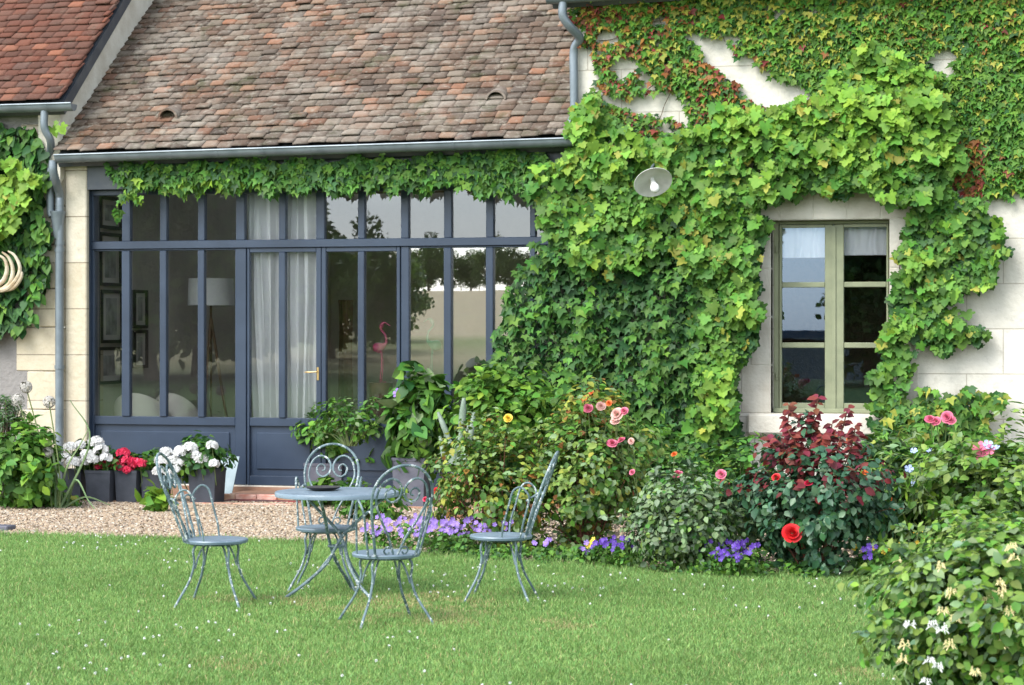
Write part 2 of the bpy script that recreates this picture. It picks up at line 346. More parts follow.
def ground_mat():
    m = bpy.data.materials.new('meadow_ground'); m.use_nodes = True; t = m.node_tree; N = t.nodes; L = t.links; b = N['Principled BSDF']
    b.inputs['Roughness'].default_value = 0.95; b.inputs['Specular IOR Level'].default_value = 0.1
    tc = N.new('ShaderNodeTexCoord'); sp = N.new('ShaderNodeSeparateXYZ'); L.new(tc.outputs['Object'], sp.inputs[0])
    rp = N.new('ShaderNodeValToRGB'); e = rp.color_ramp.elements
    mr = N.new('ShaderNodeMapRange'); mr.inputs[1].default_value = -220; mr.inputs[2].default_value = 0; L.new(sp.outputs[1], mr.inputs[0]); L.new(mr.outputs[0], rp.inputs[0])
    e[0].position = 0.0; e[0].color = (0.10, 0.14, 0.05, 1); e[1].position = 1.0; e[1].color = (0.08, 0.15, 0.04, 1)
    for p, c in ((0.26, (0.10, 0.14, 0.05)), (0.28, (0.66, 0.54, 0.34)), (0.66, (0.62, 0.52, 0.32)), (0.69, (0.34, 0.38, 0.16)), (0.76, (0.48, 0.42, 0.24)), (0.86, (0.08, 0.15, 0.04))):
        q = e.new(p); q.color = (*c, 1)
    no = N.new('ShaderNodeTexNoise'); no.inputs['Scale'].default_value = 0.8; no.inputs['Detail'].default_value = 8; L.new(tc.outputs['Object'], no.inputs['Vector'])
    mx = N.new('ShaderNodeMix'); mx.data_type = 'RGBA'; mx.blend_type = 'MULTIPLY'; mx.inputs[0].default_value = 0.2
    L.new(rp.outputs[0], mx.inputs[6]); L.new(no.outputs['Color'], mx.inputs[7])
    # wooded valley to the east of the field
    ya = N.new('ShaderNodeMath'); ya.operation = 'MULTIPLY_ADD'; ya.inputs[1].default_value = -0.185; ya.inputs[2].default_value = 2 * 22.4 * 0.185; L.new(sp.outputs[1], ya.inputs[0])
    sx = N.new('ShaderNodeMath'); sx.operation = 'ADD'; L.new(sp.outputs[0], sx.inputs[0]); L.new(ya.outputs[0], sx.inputs[1])
    r3 = N.new('ShaderNodeMapRange'); r3.inputs[1].default_value = -3; r3.inputs[2].default_value = 3; L.new(sx.outputs[0], r3.inputs[0])
    r4 = N.new('ShaderNodeMapRange'); r4.inputs[1].default_value = -35; r4.inputs[2].default_value = -50; L.new(sp.outputs[1], r4.inputs[0])
    mu = N.new('ShaderNodeMath'); mu.operation = 'MULTIPLY'; L.new(r3.outputs[0], mu.inputs[0]); L.new(r4.outputs[0], mu.inputs[1])
    m3 = N.new('ShaderNodeMix'); m3.data_type = 'RGBA'; L.new(mu.outputs[0], m3.inputs[0]); L.new(mx.outputs[2], m3.inputs[6]); m3.inputs[7].default_value = (0.022, 0.04, 0.03, 1)
    L.new(m3.outputs[2], b.inputs['Base Color'])
    return m
gx = np.concatenate([np.linspace(-3000, -200, 10), np.linspace(-150, 150, 41), np.linspace(200, 3000, 10)])
gy = np.concatenate([np.linspace(-3000, -400, 9), np.linspace(-350, 60, 60), np.linspace(120, 3000, 10)])
def gz(x, y):
    t = np.clip((-y - 25) / 130, 0, 1); side = np.clip((-(x) / (2 * 22.4 - y + 1e-3) - .15) / .07, 0, 1) * (y < 0); side = side * side * (3 - 2 * side)
    z = side * 5.2 * t * t * (3 - 2 * t) - (1 - side) * 7 * np.clip((-y - 40) / 200, 0, 1)
    return z + 0.6 * (vnoise(x, y, 40) - 0.5) * np.clip((np.abs(y) - 30) / 40, 0, 1) - 0.02
XX, YY = np.meshgrid(gx, gy); ZZ = gz(XX, YY); nx, ny = len(gx), len(gy)
I = np.arange(nx * ny).reshape(ny, nx)
FV = np.stack([I[:-1, :-1], I[:-1, 1:], I[1:, 1:], I[1:, :-1]], -1).reshape(-1, 4)
tag(link('ground', np_mesh('ground', np.stack([XX, YY, ZZ], -1).reshape(-1, 3), FV.ravel(), np.full(len(FV), 4), ground_mat(), smooth=True)), kind='structure')

def hills(name, dist, hmax, col, seed, x0=-3500, x1=2500):
    xs = np.linspace(x0, x1, 160); V = []; rr = np.random.default_rng(seed)
    ph = rr.random(6) * 6
    hh = hmax * (0.55 + 0.25 * np.sin(xs / 420 + ph[0]) + 0.14 * np.sin(xs / 170 + ph[1]) + 0.06 * np.sin(xs / 60 + ph[2]))
    for k, (dy, f) in enumerate(((0, 0), (120, 0.6), (260, 0.92), (400, 1.0), (700, 0.7))):
        for x, h in zip(xs, hh): V.append((x, -dist - dy, f * h - 2))
    n = len(xs); fv = []
    for k in range(4):
        for i in range(n - 1): fv += [k * n + i, (k + 1) * n + i, (k + 1) * n + i + 1, k * n + i + 1]
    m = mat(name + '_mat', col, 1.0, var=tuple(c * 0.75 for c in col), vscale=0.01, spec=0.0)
    tag(link('hills', np_mesh(name, V, fv, [4] * (len(fv) // 4), m, smooth=True)), kind='structure')
hills('wooded_hills', 1100, 5.5, (0.035, 0.06, 0.075), 3)  # blue haze of distance is put into both hill colours
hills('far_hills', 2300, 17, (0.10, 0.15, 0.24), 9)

def gsheet(name, px, z, m, n_sub=None):
    V = [tuple(G(x, y, 0) + Vector((0, 0, z))) for x, y in px]
    me = bpy.data.meshes.new(name); me.from_pydata(V, [], [tuple(range(len(V)))[::-1]]); me.materials.append(m); me.update()
    if me.polygons[0].normal.z < 0: me.flip_normals()
    return tag(link(name, me), kind='structure')
LAWN_EDGE = [(-120, 531), (0, 535), (150, 538), (330, 542), (430, 556), (500, 561), (600, 566), (700, 573), (800, 576), (880, 574), (1000, 566), (1150, 560)]
def lawn_mat():
    m = mat('lawn_soil', (0.075, 0.145, 0.038), 0.95, var=(0.10, 0.175, 0.045), vscale=1.2, bump=0.6, bscale=60, spec=0.1, var2=((0.30, 0.28, 0.12), 0.9, 0.66))
    return m
def world_poly_sheet(name, pts, z, m):
    V = [(p[0], p[1], z) for p in pts]
    me = bpy.data.meshes.new(name); me.from_pydata(V, [], [tuple(range(len(V)))]); me.materials.append(m); me.update()
    if me.polygons[0].normal.z < 0: me.flip_normals()
    return tag(link(name, me), kind='structure')
edge_w = [G(x, y) for x, y in LAWN_EDGE]
world_poly_sheet('lawn', [(-24, edge_w[0].y), *[(p.x, p.y) for p in edge_w], (9, edge_w[-1].y), (9, -24), (-24, -24)], 0.0, lawn_mat())
XL = W(66, 300).x; XR = W(577, 300).x
# gravel path in front of the house, soil bed on the right
bedx = G(430, 556)
world_poly_sheet('gravel_path', [(-24, edge_w[0].y), *[(p.x, p.y) for p in edge_w[:5]], (bedx.x, YF - 0.002), (-24, YF - 0.002)], -0.004, M['gravelbase'])
world_poly_sheet('flower_bed', [*[(p.x, p.y) for p in edge_w[4:]], (9, edge_w[-1].y), (9, YF - 0.002), (bedx.x, YF - 0.002)], -0.006, M['soil'])

# ------------------------------------------------------------------ roofs of real tiles
PITCH = R(37.6)
def tiles(X0, X1, Ye, z0, z1, Lsl, PITCH, tw=0.172, ex=0.124, sag=0.045, seed=1):
    """plain tiles as thin curved plates; returns V, FV, FN. slope frame: x right, s up the slope, n outward"""
    r = np.random.default_rng(seed); rows = int(Lsl / ex); V = []; FVs = []; base = 0
    cp, sp_ = math.cos(PITCH), math.sin(PITCH)
    up = np.array([0, cp, sp_]); nn = np.array([0, -sp_, cp]); xx = np.array([1.0, 0, 0])
    for k in range(rows):
        x = X0 + (-0.5 * tw if k % 2 else 0) + r.normal(0, 0.008)
        while x < X1 - 0.01:
            wd = tw + r.normal(0, 0.008); xa, xb = max(x, X0) + 0.0012, min(x + wd, X1) - 0.0004
            if xb - xa > 0.03:
                xm = (xa + xb) / 2; f = (xm - X0) / (X1 - X0)
                sg = sag * (vnoise(xm, k * 0.13, 1.3) + 0.5 * vnoise(xm, k * .133, 0.5) - 0.8)
                s0 = k * ex + r.normal(0, 0.011) + 0.025 * (vnoise(xm, k * 0.4, 0.9) - .5); rot = r.normal(0, 0.028); lift = 0.016 + abs(r.normal(0, 0.005)); th = r.uniform(0.014, 0.020)
                if r.random() < 0.012: lift += 0.02
                cv = r.uniform(-0.002, 0.008)
                ln = ex * 2.0
                P = []
                for (sx, ss, nz) in ((-1, 0, 0), (-.5, -0.004, cv), (.5, -0.004, cv), (1, 0, 0), (-1, 1, 0), (-.5, 1, 0), (.5, 1, 0), (1, 1, 0)):
                    for top in (1, 0):
                        px_ = sx * (xb - xa) / 2; py_ = (ss * ln if ss > 0.5 else ss)
                        hgt = (lift + 0.022) * (1 - max(ss, 0)) + (th if top else 0) + nz
                        zz = z0 + (z1 - z0) * f
                        p = np.array([xm, Ye, zz]) + xx * (px_ - py_ * rot) + up * (s0 + py_ + px_ * rot) + nn * (hgt + sg); P.append(p)
                V += P
                q = lambda *a: FVs.extend([base + i for i in a])
                for a in (0, 2, 4): q(a, a + 2, a + 10, a + 8); q(a + 1, a + 3, a + 2, a)
                q(0, 8, 9, 1); q(6, 7, 15, 14)
                base += 16
            x += wd
    return np.array(V), FVs, [4] * (len(FVs) // 4)
def roof_part(parent, X0, X1, Ye, z0, z1, Lsl, tm, seed, tiled=True, sag=0.03, added_skylight=False, PITCH=PITCH):
    cp, sp_ = math.cos(PITCH), math.sin(PITCH)
    b = MB(); a0 = Vector((X0, Ye, z0 - 0.03)); a1 = Vector((X1, Ye, z1 - 0.03)); up = Vector((0, cp, sp_)) * Lsl; dn = Vector((0, sp_, -cp)) * 0.12
    b.add([a0, a1, a1 + up, a0 + up, a0 + dn, a1 + dn, a1 + up + dn, a0 + up + dn], [(0, 1, 2, 3), (4, 7, 6, 5), (0, 4, 5, 1), (1, 5, 6, 2), (2, 6, 7, 3), (3, 7, 4, 0)])
    rf = b.build('roof', M['zinc_dark'], parent)
    # far slope
    b = MB(); rg0 = a0 + up; rg1 = a1 + up; dn2 = Vector((0, cp, -sp_)) * Lsl
    fr_ = ((0, .25), (.85, 1)) if added_skylight else ((0, 1),); th_ = Vector((0, 0, -.12))
    for f0, f1 in fr_:
        p0, p1, p2, p3 = rg0 + dn2 * f0, rg1 + dn2 * f0, rg1 + dn2 * f1, rg0 + dn2 * f1
        b = MB(); b.add([p0, p1, p2, p3, p0 + th_, p1 + th_, p2 + th_, p3 + th_], [(0, 1, 2, 3), (4, 7, 6, 5), (0, 4, 5, 1), (1, 5, 6, 2), (2, 6, 7, 3), (3, 7, 4, 0)])
        b.build('rear_slope', tm, rf)
    if added_skylight:          # unseen glazed strip, added across the rear slope to brighten the room below
        b = MB(); b.add([rg0 + dn2 * .25, rg1 + dn2 * .25, rg1 + dn2 * .85, rg0 + dn2 * .85], [(0, 1, 2, 3)]); b.build('added_skylight', M['glass_win'], rf)
    V, fv, fn = tiles(X0, X1, Ye - 0.03, z0, z1, Lsl, PITCH, seed=seed, sag=sag)
    link('roof_tiles', np_mesh('roof_tiles', V, fv, fn, tm), rf)
    b = MB(); rc = (rg0 + rg1) / 2
    b.tube([rg0 + Vector((0, 0, 0.04)), rg1 + Vector((0, 0, .04))], 0.11, 10); b.build('ridge_tiles', tm, rf)
    return rf
def gutter(parent, X0, X1, Yc, z0, z1, r=0.075, nb=9, bx=None):
    b = MB(); n = 12; v = []; f = []
    prof = [(math.cos(math.pi * k / n), -math.sin(math.pi * k / n)) for k in range(n + 1)]
    for X, z in ((X0, z0), (X1, z1)):
        for (c, s) in prof: v.append((X, Yc + r * c, z + r * s))
        for (c, s) in prof: v.append((X, Yc + (r - .004) * c, z + (r - .004) * s))
    m = n + 1
    for k in range(n):
        f.append((k, k + 1, 2 * m + k + 1, 2 * m + k)); f.append((m + k + 1, m + k, 3 * m + k, 3 * m + k + 1))
    b.add(v, f, True)
    for X, z in ((X0, z0), (X1, z1)): b.add([(X, Yc + r * c, z + r * s) for c, s in prof], [tuple(range(m))])
    b.tube([(X0, Yc - r, z0 + .004), (X1, Yc - r, z1 + .004)], 0.011, 8)      # rolled front bead
    g = b.build('gutter', M['zinc'], parent)
    for i in range(nb):
        t = (i + 0.6) / nb; X = X0 + (X1 - X0) * t; z = z0 + (z1 - z0) * t
        q = MB(); v = []; f = []
        for dx in (-0.012, 0.012):
            for c, s in prof: v.append((X + dx, Yc + (r + .004) * c, z + (r + .004) * s))
        for k in range(n): f.append((k, k + 1, m + k + 1, m + k))
        q.add(v, f, True); q.build('gutter_bracket', M['zinc'], g)
    return g

# ------------------------------------------------------------------ glazed house (the middle one)
GH = empty('glazed_house', (0, 0, 0), 'low stone house with slate blue glazed front and mossy brown tile roof', 'house')
YG = YF - 0.30                 # gutter line
pL, pR = W(57, 156, YG), W(578, 139, YG)
zl, zr = pL.z, pR.z
XRW = XR                      # left corner of the right house
roof_part(GH, XL - 0.02, XRW - 0.01, YF - 0.20, zl + 0.02, zr + 0.02, 5.6, M['tile_mid'], 4, added_skylight=True)
gutter(GH, pL.x, XRW + 0.03, YG, zl, zr, nb=11)
# two half-round vent tiles on the slope
for vx, vy in ((171, 117), (498, 99)):
    u_, v_ = (vx - 512) / F, (Y0 - vy) / F; dY, dX = CS + u_ * SN, -SN + u_ * CS; ye, ze = YF - .23, (zl + zr) / 2 + .05; tp_ = math.tan(PITCH)
    t_ = (ze - H - ye * tp_) / (v_ - dY * tp_); vp = Vector((t_ * dX, t_ * dY, H + v_ * t_)); b = MB(); vv = []; ff = []
    for k in range(9):
        a_ = math.pi * k / 8
        for r_, yy in ((.075, -.10), (.095, -.10), (.095, .16), (.075, .16)): vv.append((vp.x + r_ * 1.2 * math.cos(a_), vp.y + yy, vp.z + r_ * math.sin(a_) - .01 + (.10 if yy > 0 else 0) * math.tan(PITCH) * .9))
    for k in range(8):
        for q in range(4): ff.append((k * 4 + q, k * 4 + (q + 1) % 4, k * 4 + 4 + (q + 1) % 4, k * 4 + 4 + q))
    b.add(vv, ff, True); b.build('vent_tile', M['tile_mid'], [c for c in GH.children if c.name.startswith('roof')][0])
# lintel beam, pier, cheeks
zt = W(300, 186).z                                      # top of the glazing
b = MB(); b.box((W(88, 200).x, YF - 0.02, zt), (XRW - .003, YF + 0.28, zl - 0.02)); b.build('lintel_beam', M['zinc_dark'], GH)
b = MB(); b.cbox((XL + 0.0, YF - 0.03, 0.0), (W(88, 300).x - .003, YF + 0.4, zl - 0.03), 0.012); b.build('stone_pier', M['stone_warm'], GH)
b = MB(); b.box((XL + .01, YF - .02, zl - 0.028), (XRW - .01, YF + .12, zl + 0.05)); b.build('eaves_board', M['zinc_dark'], GH)
# interior shell
RX0 = W(94, 300, YF + .1).x - 0.05; RYB = YF + 7.9
b = MB(); b.box((RX0 - .3, YF + .30, 0), (RX0, RYB, 3.69)); b.box((RX0 - .3, RYB + .003, 0), (XRW + 2, RYB + .3, 3.7)); b.box((XRW + .1, YF + .61, 0), (XRW + .4, RYB, 3.7))
b.build('wall', M['plaster'], GH)
b = MB(); b.box((RX0 + .001, YF + .0, -0.1), (XRW + 0.099, RYB - .003, 0.10)); b.build('tiled_floor', M['floor'], GH)
b = MB(); b.box((RX0 + .003, YF + .283, 3.35), (XRW + .09, YF + .9, 3.4)); b.build('ceiling', M['plaster'], GH)

SILL = W(160, 484).z
ZB = W(160, 417).z          # bottom of glass
ZT0, ZT1 = W(300, 247).z, W(300, 239).z        # transom bar
YP = YF + 0.10              # frame plane front
def PX(x): return W(x, 300, YP).x
def bar(b, x0, x1, z0, z1, y0=YP, y1=YP + 0.07): b.cbox((x0, y0, z0), (x1, y1, z1), 0.005)
def bay(kind, edges, mull, doorlike=False, name='window', handle=None, gm='glass'):
    """edges (x0,x1) px outer; mull list of (x0,x1) px inner mullions"""
    x0, x1 = PX(edges[0]), PX(edges[1]); ms = [(PX(a), PX(c)) for a, c in mull]
    b = MB(); sw = edges[2]; xl_, xr_ = PX(edges[0] + sw) - .012, PX(edges[1] - edges[3])
    bar(b, x0, xl_, SILL, ZT0 - .002); bar(b, xr_, x1, SILL, ZT0 - .002)
    top = ZT0 - 0.05 if doorlike else ZT0 - 0.02
    bar(b, xl_ + .001, xr_ - .001, top, ZT0 - .002, YP + .004, YP + .066)
    for a, c in ms: bar(b, a, c - .018, ZB + 0.001, top - .001, YP - .012, YP + .06)
    bar(b, xl_ + .001, xr_ - .001, ZB - 0.09, ZB, YP + .003, YP + .067)
    bar(b, xl_ + .001, xr_ - .001, SILL, SILL + 0.10, YP + .003, YP + .067)
    wd = b.build(name, M['blue'], GH)
    q = MB(); q.box((xl_, YP + .035, SILL + .101), (xr_, YP + .05, ZB - .091))       # recessed panel with raised field
    q.cbox((xl_ + .07, YP + .018, SILL + .17), (xr_ - .07, YP + .036, ZB - .16), .008)
    n = 9
    q.build('bottom_panel', M['blue'], wd)
    g = MB(); g.quad((xl_ - .004, YP + .036, ZB - .004), (xr_ + .004, YP + .036, ZB - .004), (xr_ + .004, YP + .036, top + .004), (xl_ - .004, YP + .036, top + .004)); g.build('glass_pane', M[gm], wd)
    if handle:
        h = MB(); hx = PX(handle); hz = W(318, 372).z
        h.cbox((hx - .012, YP - .010, hz - .09), (hx + .012, YP - .001, hz + .05), .003)
        h.tube([(hx, YP - .01, hz), (hx, YP - .05, hz), (hx - .03, YP - .055, hz), (hx - .13, YP - .052, hz - .005)], .006, 8)
        h.build('handle', M['brass'], wd)
    return wd
bay('w', (88, 246, 7, 11), [(122, 131.5), (160, 168), (198, 206)])
bay('d', (247, 321, 3.5, 5), [(279, 287)], True, 'door', 318)
bay('d', (321.4, 400, 5.5, 3.5), [(358, 366)], True, 'door')
bay('w', (401, 577, 9, 3), [(444, 453), (486, 495), (530, 537)], gm='glass_right')
# transom lights
b = MB(); bar(b, PX(88), PX(577), ZT0, ZT1, YP - .02, YP + .09)
bar(b, PX(88), PX(577), zt - .06, zt - .002, YP - .01, YP + .08)
for a, c in ((88, 95), (122, 131.5), (160, 168), (198, 206), (236, 246), (279, 287), (316, 326), (358, 366), (401, 410), (444, 453), (486, 495), (530, 537), (573, 577)):
    bar(b, PX(a), PX(c) - .016, ZT1 + .001, zt - .061, YP - .005, YP + .07)
tw_ = b.build('transom_window', M['blue'], GH)
g = MB(); g.quad((PX(92), YP + .036, ZT1 - .004), (PX(575), YP + .036, ZT1 - .004), (PX(575), YP + .036, zt - .055), (PX(92), YP + .036, zt - .055)); g.build('glass_pane', M['glass_top'], tw_)
# outer post side
b = MB(); b.box((W(88, 300).x + .001, YF + .03, 0), (PX(88) - .001, YF + .3, zt - .002)); b.build('frame_post', M['blue'], GH)
b = MB(); b.box((PX(88), YF + .05, 0.0), (XRW - .01, YF + .2, SILL - .002)); b.build('threshold', M['stone_plain'], GH)
# downpipe shared at the left corner
def downpipe(parent, pts, r=0.045, collars=()):
    b = MB(); b.tube(catmull(pts, 6), r, 12); dp = b.build('downpipe', M['zinc'], parent)
    for z, x, y in collars:
        q = MB(); q.tube([(x, y, z - .02), (x, y, z + .02)], r + .008, 12); q.build('pipe_collar', M['zinc'], dp)
    return dp
yp = YF - 0.09
px1 = W(59.5, 300, yp).x
zc = [W(59.5, y, yp).z for y in (160, 195, 215, 250, 330, 367, 432)]
downpipe(GH, [(px1 + .03, YG, zl - .05), (px1 + .03, YG, zl - .16), (px1 + .03, YG + .06, zl - .26), (px1, yp, zc[1]), (px1, yp, zc[2]), (px1, yp, zc[4]), (px1, yp, 0.25), (px1, yp, 0.0)], 0.047,
         [(zc[3], px1, yp), (zc[5], px1, yp), (W(60, 243, yp).z, px1, yp)])
b = MB(); zj = W(60, 225, yp).z
b.lathe([(0.047, -.15), (.05, -.12), (.075, .10), (.085, .13), (.085, .15), (.0, .15)], (px1 - .02, yp, zj), 16); b.build('hopper', M['zinc'], GH)

# ------------------------------------------------------------------ left house
LH = empty('left_house', (0, 0, 0), 'left house with red tile roof and grey rendered wall behind ivy', 'house')
LZ = W(40, 105, YG).z
XLL = XL - 6.5
roof_part(LH, XLL, XL + 0.05, YF - 0.20, LZ + .02, LZ + .03, 6.0, M['tile_left'], 11, sag=0.03, PITCH=R(41))
gutter(LH, XLL, W(74, 104, YG).x, YG, LZ - .01, LZ, nb=9)
b = MB(); b.box((XLL, YF, 0), (XL - .28, YF + .4, LZ)); b.build('wall', M['render'], LH)
# corner quoins: long and short blocks bonded into the render
b = MB(); z = 0.0; k = 0
while z < LZ - .3:
    hgt = 0.48 if k % 2 else 0.42; wv = 0.33 if k % 2 else 0.20
    if k > 4: wv = .28
    b.cbox((XL - .14 - wv - .12, YF - .012, z + .004), (XL - .002, YF + .3, min(z + hgt, LZ) - .003), .01); z += hgt; k += 1
b.build('corner_quoins', M['stone_warm'], LH)
# exposed side wall above the lower roof
cp, sp_ = math.cos(R(41)), math.sin(R(41))
b = MB(); Ls = 5.9
def sp3(X, s, dz): return (X, YF - .12 + s * cp, zl + .0 + s * sp_ + dz)
dzt = LZ - zl - 0.03
v = [sp3(XL - .27, 0, -.3), sp3(XL - .27, Ls, -.3), sp3(XL - .27, Ls, dzt), sp3(XL - .27, 0, dzt), sp3(XL - .01, 0, -.3), sp3(XL - .01, Ls, -.3), sp3(XL - .01, Ls, dzt), sp3(XL - .01, 0, dzt)]
b.add(v, [(0, 1, 2, 3), (7, 6, 5, 4), (0, 3, 7, 4), (1, 5, 6, 2), (3, 2, 6, 7), (0, 4, 5, 1)]); b.build('side_wall', M['stone_plain'], LH)
b = MB()
for s0 in np.arange(0, Ls - .1, 1.0):
    a = Vector(sp3(XL - .10, s0 - .03, dzt + .11)); c = Vector(sp3(XL - .10, s0 + 1.03, dzt + .11 - .008)); wv = Vector((.13, 0, 0)); hv = Vector((0, 0, -.10))
    b.add([a, a + wv, c + wv, c, a + hv, a + wv + hv, c + wv + hv, c + hv], [(0, 1, 2, 3), (4, 7, 6, 5), (0, 4, 5, 1), (1, 5, 6, 2), (2, 6, 7, 3), (3, 7, 4, 0)])
b.build('verge_flashing', M['zinc_dark'], LH)
# swan neck pipe
px2 = W(50.5, 250, yp).x; px3 = W(44.5, 120, YG).x
downpipe(LH, [(px3, YG, LZ - .06), (px3, YG, W(45, 128, YG).z), (px3 + .04, YG + .06, W(48, 140, YG).z), (px2, yp, W(50, 155, yp).z), (px2, yp, W(50, 180, yp).z), (px2, yp, zj + .16), (px2 + .02, yp, zj + .1)], .042,
         [(W(50, 170, yp).z, px2, yp)])

# ------------------------------------------------------------------ right house
RH = empty('right_house', (0, 0, 0), 'pale limestone house on the right with sage green window', 'house')
RZ = 5.25; XRE = XR + 8.5
ox0, ox1 = W(771, 300).x, W(889.5, 300).x; oz0, oz1 = W(830, 414).z, W(830, 219.5).z
b = MB(); T = 0.6
b.box((XR, YF, 0), (ox0, YF + T, RZ)); b.box((ox1, YF, 0), (XRE, YF + T, RZ)); b.box((ox0, YF, 0), (ox1, YF + T, oz0)); b.box((ox0, YF, oz1), (ox1, YF + T, RZ))
b.box((XR, YF + 8.6, 0), (XRE, YF + 9.2, RZ)); b.box((XRE - T, YF + T + .002, 0), (XRE, YF + 8.598, RZ)); b.build('wall', M['stone'], RH)
b = MB(); b.box((XR, YF + T + .002, 0), (XR + T, YF + 8.598, RZ)); b.build('side_wall', M['stone'], RH)
# carved window surround, 4 mm proud, and sill
b = MB(); jw = .20; nz_ = 4
hs_ = (oz1 - oz0) / nz_
for i in range(nz_):
    for (a, c, s) in ((ox0 - (jw if i % 2 else jw * 1.5), ox0 - .0, 0), (ox1, ox1 + (jw if i % 2 else jw * 1.4), 1)):
        b.cbox((a, YF - .006, oz0 + i * hs_ + .003), (c, YF + .12, oz0 + (i + 1) * hs_ - .003), .005)
xs = np.linspace(ox0 - .25, ox1 + .25, 6)
for i in range(5): b.cbox((xs[i] + .003, YF - .006, oz1 + .002), (xs[i + 1] - .003, YF + .12, oz1 + .30), .006)
b.build('window_surround', M['stone_plain'], RH)
b = MB(); b.cbox((W(748, 420).x, YF - .10, oz0 - .21), (W(900, 420).x, YF + .30, oz0 + .002), .025); b.build('window_sill', M['stone_plain'], RH)
# window itself
YW = YF + .17
def WX(x): return W(x, 300, YW).x
def WZ(y): return W(830, y, YW).z
b = MB()
fx0, fx1 = ox0 + .002, ox1 - .002
b.cbox((fx0, YW, WZ(411)), (WX(779), YW + .08, oz1 - .002), .006); b.cbox((WX(889), YW, WZ(411)), (fx1 + .0, YW + .08, oz1 - .002), .004)
b.cbox((WX(779) + .001, YW, WZ(224)), (WX(889) - .001, YW + .08, oz1 - .002), .006)
b.cbox((fx0, YW - .03, oz0 + .003), (fx1, YW + .08, WZ(411) - .001), .01)
b.cbox((fx0, YW - .06, oz0 + .003), (fx1, YW - .031, oz0 + .05), .008)
win = b.build('window', M['sage'], RH)
for (a, c, gl, gr, rz_) in ((779.5, 833, 782, 825, 0.0), (834, 888.8, 844, 886.5, 0.012)):
    s = MB(); y0_, y1_ = YW - .018, YW + .03
    s.cbox((WX(a), y0_, WZ(410)), (WX(gl), y1_, WZ(224.5)), .005); s.cbox((WX(gr), y0_, WZ(410)), (WX(c), y1_, WZ(224.5)), .005)
    s.cbox((WX(gl) + .001, y0_ + .002, WZ(410)), (WX(gr) - .001, y1_ - .002, WZ(403)), .004); s.cbox((WX(gl) + .001, y0_ + .002, WZ(227.5)), (WX(gr) - .001, y1_ - .002, WZ(224.5)), .003)
    for ya, yb in ((287.4, 282), (348, 342.5)): s.cbox((WX(gl) + .001, y0_ + .004, WZ(ya)), (WX(gr) - .001, y1_ - .004, WZ(yb)), .006)
    so_ = s.build('sash', M['sage'], win)
    g = MB(); x0_, x1_ = WX(gl), WX(gr)
    g.quad((x0_, YW + .006, WZ(404)), (x1_, YW + .006 + rz_, WZ(404)), (x1_, YW + .006 + rz_, WZ(226)), (x0_, YW + .006, WZ(226)))
    g.build('glass_pane', M['glass_win'], so_)
b = MB(); b.box((WX(834) - .02, YW - .032, WZ(409)), (WX(834) + .02, YW - .019, WZ(226))); b.build('cover_strip', M['sage'], win)
for y in (252, 380): MB().tube([(WX(777), YW - .02, WZ(y)), (WX(777), YW - .02, WZ(y - 7))], .012, 8).build('hinge', M['sage'], win)
# room behind it
b = MB(); b.box((ox0 - 1.5, YF + T + 3, 0), (ox1 + 1.5, YF + T + 3.1, 3.2)); b.box((ox0 - 1.6, YF + T + .002, 0), (ox0 - 1.5, YF + T + 3, 3.2)); b.box((ox1 + 1.5, YF + T + .002, 0), (ox1 + 1.6, YF + T + 3, 3.2))
b.box((ox0 - 1.6, YF + T + .002, 3.2), (ox1 + 1.6, YF + T + 3.1, 3.3)); b.box((ox0 - 1.6, YF + T + .002, -.05), (ox1 + 1.6, YF + T + 3.1, .05)); b.build('room', M['wood'], RH)
RGZ = W(560, -3.5, YG).z
roof_part(RH, XR - .22, XRE, YF - .2, RGZ + .03, RGZ + .25, 6.0, M['tile_left'], 21)
gutter(RH, XR - .24, XRE, YG, RGZ, RGZ + .22, nb=9)
pa, pb = W(563, 12, YG), W(589, 60, YF - .07)
xr = W(589.5, 60, YF - .07).x
downpipe(RH, [(pa.x, YG, RGZ - .06), (pa.x, YG, W(563, 16, YG).z), (pa.x + .06, YG + .05, W(570, 26, YG).z), (pa.x + .13, YF - .12, W(574, 36, YG).z), (W(574, 50, YF - .07).x, YF - .07, W(574, 50, YF - .07).z), (W(574, 80, YF - .07).x, YF - .07, W(574, 80, YF - .07).z),
              (W(574, 112, YF - .07).x, YF - .07, W(574, 112, YF - .07).z), (W(572, 125, YF - .07).x, YF - .14, W(572, 125, YF - .07).z), (W(568, 134, YG).x, YG + .02, W(568, 138, YG).z)], .045)
# terrace of brick and stone in front of the doors
tx0, tx1 = W(222, 490, YF - .5).x, XRW + .2
tag(MB().box((tx0 + .08, YF - .55, -.02), (tx1, YF - .003, .065)).build('terrace', M['floor']), kind='structure')
ed = MB(); x = tx0
while x < tx1:
    wv = random.uniform(.19, .26); ed.cbox((x, YF - .66, -.02), (x + wv - .008, YF - .552, .072 + random.uniform(-.004, .004)), .008); x += wv
tag(ed.build('brick_edging', M['brick']), kind='structure')
ed = MB(); x = W(40, 500, YF - 1.3).x; y_ = G(170, 503.5).y
while x < tx1:
    wv = random.uniform(.19, .26); ed.cbox((x, y_ - .05, -.02), (x + wv - .008, y_ + .05, .02 + random.uniform(-.004, .004)), .006); x += wv
tag(ed.build('path_edging', M['brick']), kind='structure')
